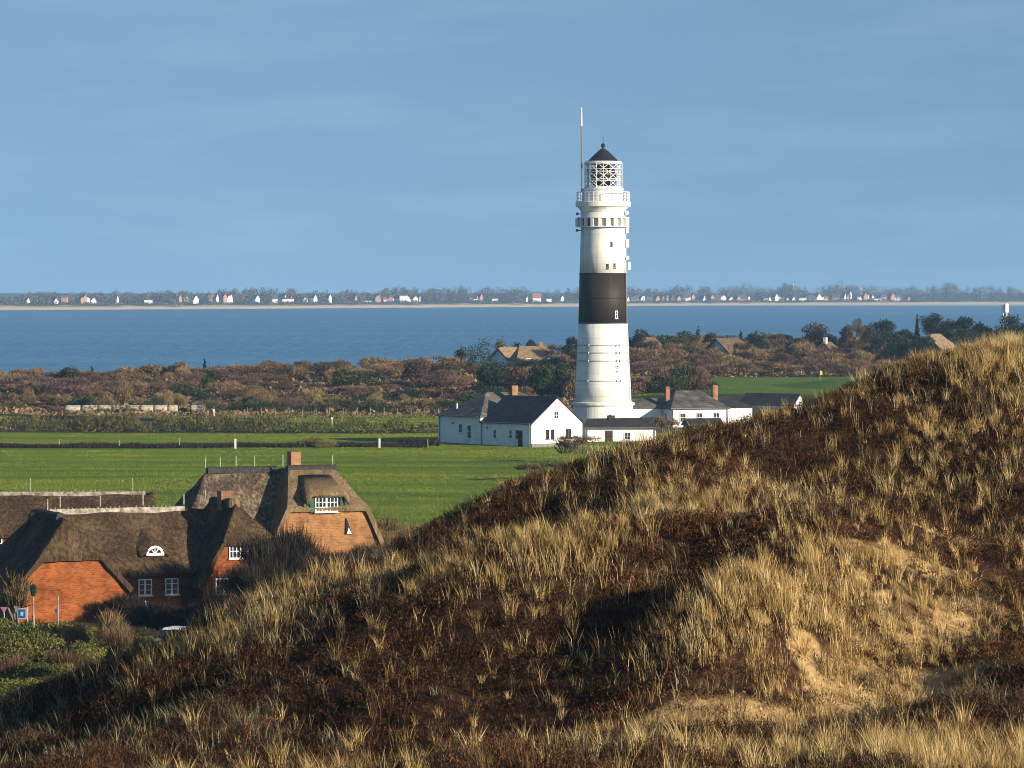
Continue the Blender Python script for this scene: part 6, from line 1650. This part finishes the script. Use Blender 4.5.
def far_house(px, pyb, wpx, hpx, wall, roof, yaw, label, group, Y=None, eave=0.5, name="village_house"):
    p = at(px, pyb + 1.0, Y); s = (0.66 if wall == "wall_far_brick" else 0.74) * Y / F
    o = empty(name, (p.x, Y, p.z), R(yaw)); tag(o, label, "house", group)
    Wd, Hh = wpx * s, hpx * s
    block(o, Wd * 1.15, min(Wd, 8.5), Hh * eave, Hh, wall, roof, c=(0, 4), yaw=0 if yaw in (0, 10, -10) else R(90), over=.5, end_over=.4, thick=.4, base=-5)
    return o
WG = "small white gabled house among the trees of the far shore"; PG = "small reddish house among the trees of the far shore"; LG = "low white building on the far shore"
FH = [(29, 301, 5, 6, "w", "red", 30), (57, 301, 6, 7, "w", "grey", 35), (94, 300.5, 7, 6, "w", "grey", 20), (119, 298, 3, 6, "w", "red", 40), (148, 300, 9, 2.5, "low", "grey", 0), (181, 297, 5, 5, "b", "red", 25), (196, 300, 9, 8, "w", "grey", 40),
      (215, 298, 7, 7, "b", "red", 10), (232, 298, 5, 7, "w", "grey", 40), (258, 299, 7, 7, "w", "grey", 35), (286, 299, 5, 8, "w", "grey", 45), (288, 299.3, 13, 3, "low", "grey", 0), (316, 298, 6, 6, "w", "grey", 40), (331, 297.5, 5, 6, "w", "grey", 40), (357, 298.5, 5, 8, "b", "grey", 45),
      (368, 300.5, 10, 2, "low", "grey", 0), (378, 298, 8, 6, "b", "red", 15), (386, 299, 6, 4, "w", "red", 0), (395, 298, 6, 7, "w", "grey", 40), (403, 297, 8, 5, "low", "grey", 0), (421, 298, 4, 6, "b", "red", 40), (482, 298, 6, 8, "b", "red", 35), (476, 299, 6, 2.5, "low", "grey", 0), (495, 299, 7, 3, "low", "grey", 0),
      (528, 299, 4, 6, "w", "grey", 45), (537, 299, 10, 9, "w", "red", 10), (549, 299, 6, 3, "low", "grey", 0), (563, 298, 5, 5, "w", "grey", 30), (629, 299, 4, 5, "w", "grey", 35), (642.5, 300.5, 6, 8, "w", "grey", 40), (634, 300, 7, 7, "d", "grey", 10), (650, 300, 8, 7, "d", "grey", 10), (658, 300, 8, 9, "b", "red", 25), (673, 299, 6, 8, "b", "grey", 30),
      (682, 300, 9, 7, "d", "grey", 0), (695, 300, 4, 7, "w", "grey", 45), (694, 296, 5, 5, "b", "red", 30), (705, 300, 5, 8, "w", "grey", 45), (717, 299, 10, 8, "d", "grey", 0), (726, 299, 5, 7, "d", "grey", 30), (734, 300, 3, 3, "w", "grey", 0), (743, 299, 9, 8, "d", "grey", 0), (749.5, 299, 5, 6, "w", "grey", 40),
      (760, 301, 4, 4, "w", "grey", 20), (770, 300.5, 6, 7, "w", "grey", 30), (777, 297, 6, 6, "w", "grey", 40), (788, 300, 5, 5, "w", "grey", 30), (794, 299.5, 6, 6, "w", "grey", 40), (802.5, 299, 8, 4, "low", "grey", 0), (812, 299, 9, 7, "d", "grey", 0), (819, 298, 8, 8, "w", "red", 35), (831, 300, 22, 1.8, "low", "grey", 0),
      (836, 298, 10, 8, "d", "grey", 0), (846, 298.5, 4, 10, "w", "grey", 45), (851.5, 294, 4, 6, "w", "grey", 45), (866, 297, 7, 9, "b", "red", 20), (869, 298, 4, 7, "w", "red", 45), (877, 298.5, 11, 2.2, "low", "grey", 0), (884, 297, 8, 8, "d", "grey", 0), (893, 297, 7, 8, "b", "red", 30), (909.5, 299.5, 6, 7, "b", "red", 45)]
SPECIAL = {196: "largest white gabled house on the left half of the far shore", 215: "orange roofed house right of the largest white house on the far shore", 537: "white house with big orange roof nearest the tower on the far shore", 831: "longest low white building on the far shore, right part", 846: "tall narrow white gable just left of the white tower on the far shore", 819: "white house with brownish red roof above the brown beach bank", 909.5: "brick house at the right end of the village", 288: "low white wing joined to a white gable on the far shore", 29: "white house with red roof at the left end of the far shore"}
vr = random.Random(15)
for k in range(120):
    px = vr.choice((645, 668, 690, 712, 735, 765, 790, 815, 850, 868, 888)) + vr.gauss(0, 7) if k < 80 else vr.choice((70, 185, 225, 290, 380, 400, 480, 540)) + vr.gauss(0, 9)
    if min(abs(px - q[0]) for q in FH) < 1.6: continue
    FH.append((round(px, 1), vr.uniform(296.5, 300), vr.uniform(4, 8), vr.uniform(4, 7.5), vr.choice("wwdb"), vr.choice(("grey", "grey", "red")), vr.choice((0, 20, 35, 45))))
for px, pb, w_, h_, kd, rf_, yw in FH:
    wall = {"w": "white_paint", "low": "white_paint", "b": "wall_far_brick", "d": "wall_far_brick"}[kd]
    roof = {"grey": "roof_far_grey", "red": "roof_red"}[rf_]
    lb_ = SPECIAL.get(px); gr = None
    if not lb_:
        lb_, gr = {"w": (WG, "white houses on the far shore"), "low": (LG, "low white buildings on the far shore"), "b": (PG, "reddish houses on the far shore"), "d": ("dark grey roofed house in the village on the far shore", "dark roofed houses on the far shore")}[kd]
    far_house(px, pb, w_, h_, wall, roof, yw, lb_, gr, Y=shore_px(px) + 112 + (10 if kd != "low" else 0) + (px % 9) * (2 if kd != "low" else 0), eave=0.35 if kd != "low" else 0.75)
# white tower above the village and thin masts
p = at(860.5, 299, (shore_px(860) + 200)); o = empty("white_tower", (p.x, (shore_px(860) + 200), p.z)); tag(o, "squat white tower rising above the village on the far shore", "tower")
b = MB(); b.lathe([(2.6, -3), (2.4, 11.5), (3.0, 11.8), (3.0, 12.4), (2.3, 12.6)], 16); b.build("shaft", M["white_paint"], o)
b = MB(); b.lathe([(2.2, 12.6), (1.9, 15.0), (0.3, 17.5)], 16); b.build("lantern_roof", M["white_metal"], o)
for px, pt, lb_ in ((982, 290, "thin pale mast among the trees of the far shore, right end"), (793, 283, "thin pale mast with round head above the far wood")):
    p = at(px, 300, (shore_px(px) + 200)); o = empty("radio_mast", (p.x, (shore_px(px) + 200), p.z)); tag(o, lb_, "mast"); H = zat(pt, (shore_px(px) + 200)) - p.z
    b = MB(); b.tube([(0, 0, -3), (0, 0, H)], [.8, .5], 8); b.build("pole", M["white_metal"], o)
    b = MB(); b.lathe([(.4, H - 2), (1.5, H - 1.4), (1.5, H - .4), (.4, H)], 10); b.build("head", M["white_metal"], o)

# ------------------------------------------------------------------ the air over the bay
hv = [(-4300, -420, -6), (4300, -420, -6), (4300, 12400, -6), (-4300, 12400, -6), (-4300, -420, 60), (4300, -420, 60), (4300, 12400, 60), (-4300, 12400, 60)]
b = MB(); b.add(hv, [(3, 2, 1, 0), (4, 5, 6, 7), (0, 1, 5, 4), (1, 2, 6, 5), (2, 3, 7, 6), (3, 0, 4, 7)])
hz = b.build("haze", None)
hm = bpy.data.materials.new("haze"); hm.use_nodes = True
nt = hm.node_tree
for q in list(nt.nodes):
    if q.type == 'BSDF_PRINCIPLED': nt.nodes.remove(q)
pv_ = nt.nodes.new("ShaderNodeVolumePrincipled")
pv_.inputs["Color"].default_value = (0.34, 0.62, 1.0, 1); pv_.inputs["Density"].default_value = 0.00009; pv_.inputs["Anisotropy"].default_value = 0.0
nt.links.new(pv_.outputs[0], nt.nodes["Material Output"].inputs["Volume"])
hz.data.materials.append(hm)
tag(hz, "thin pale haze over the bay and the land", "haze", kind="stuff")
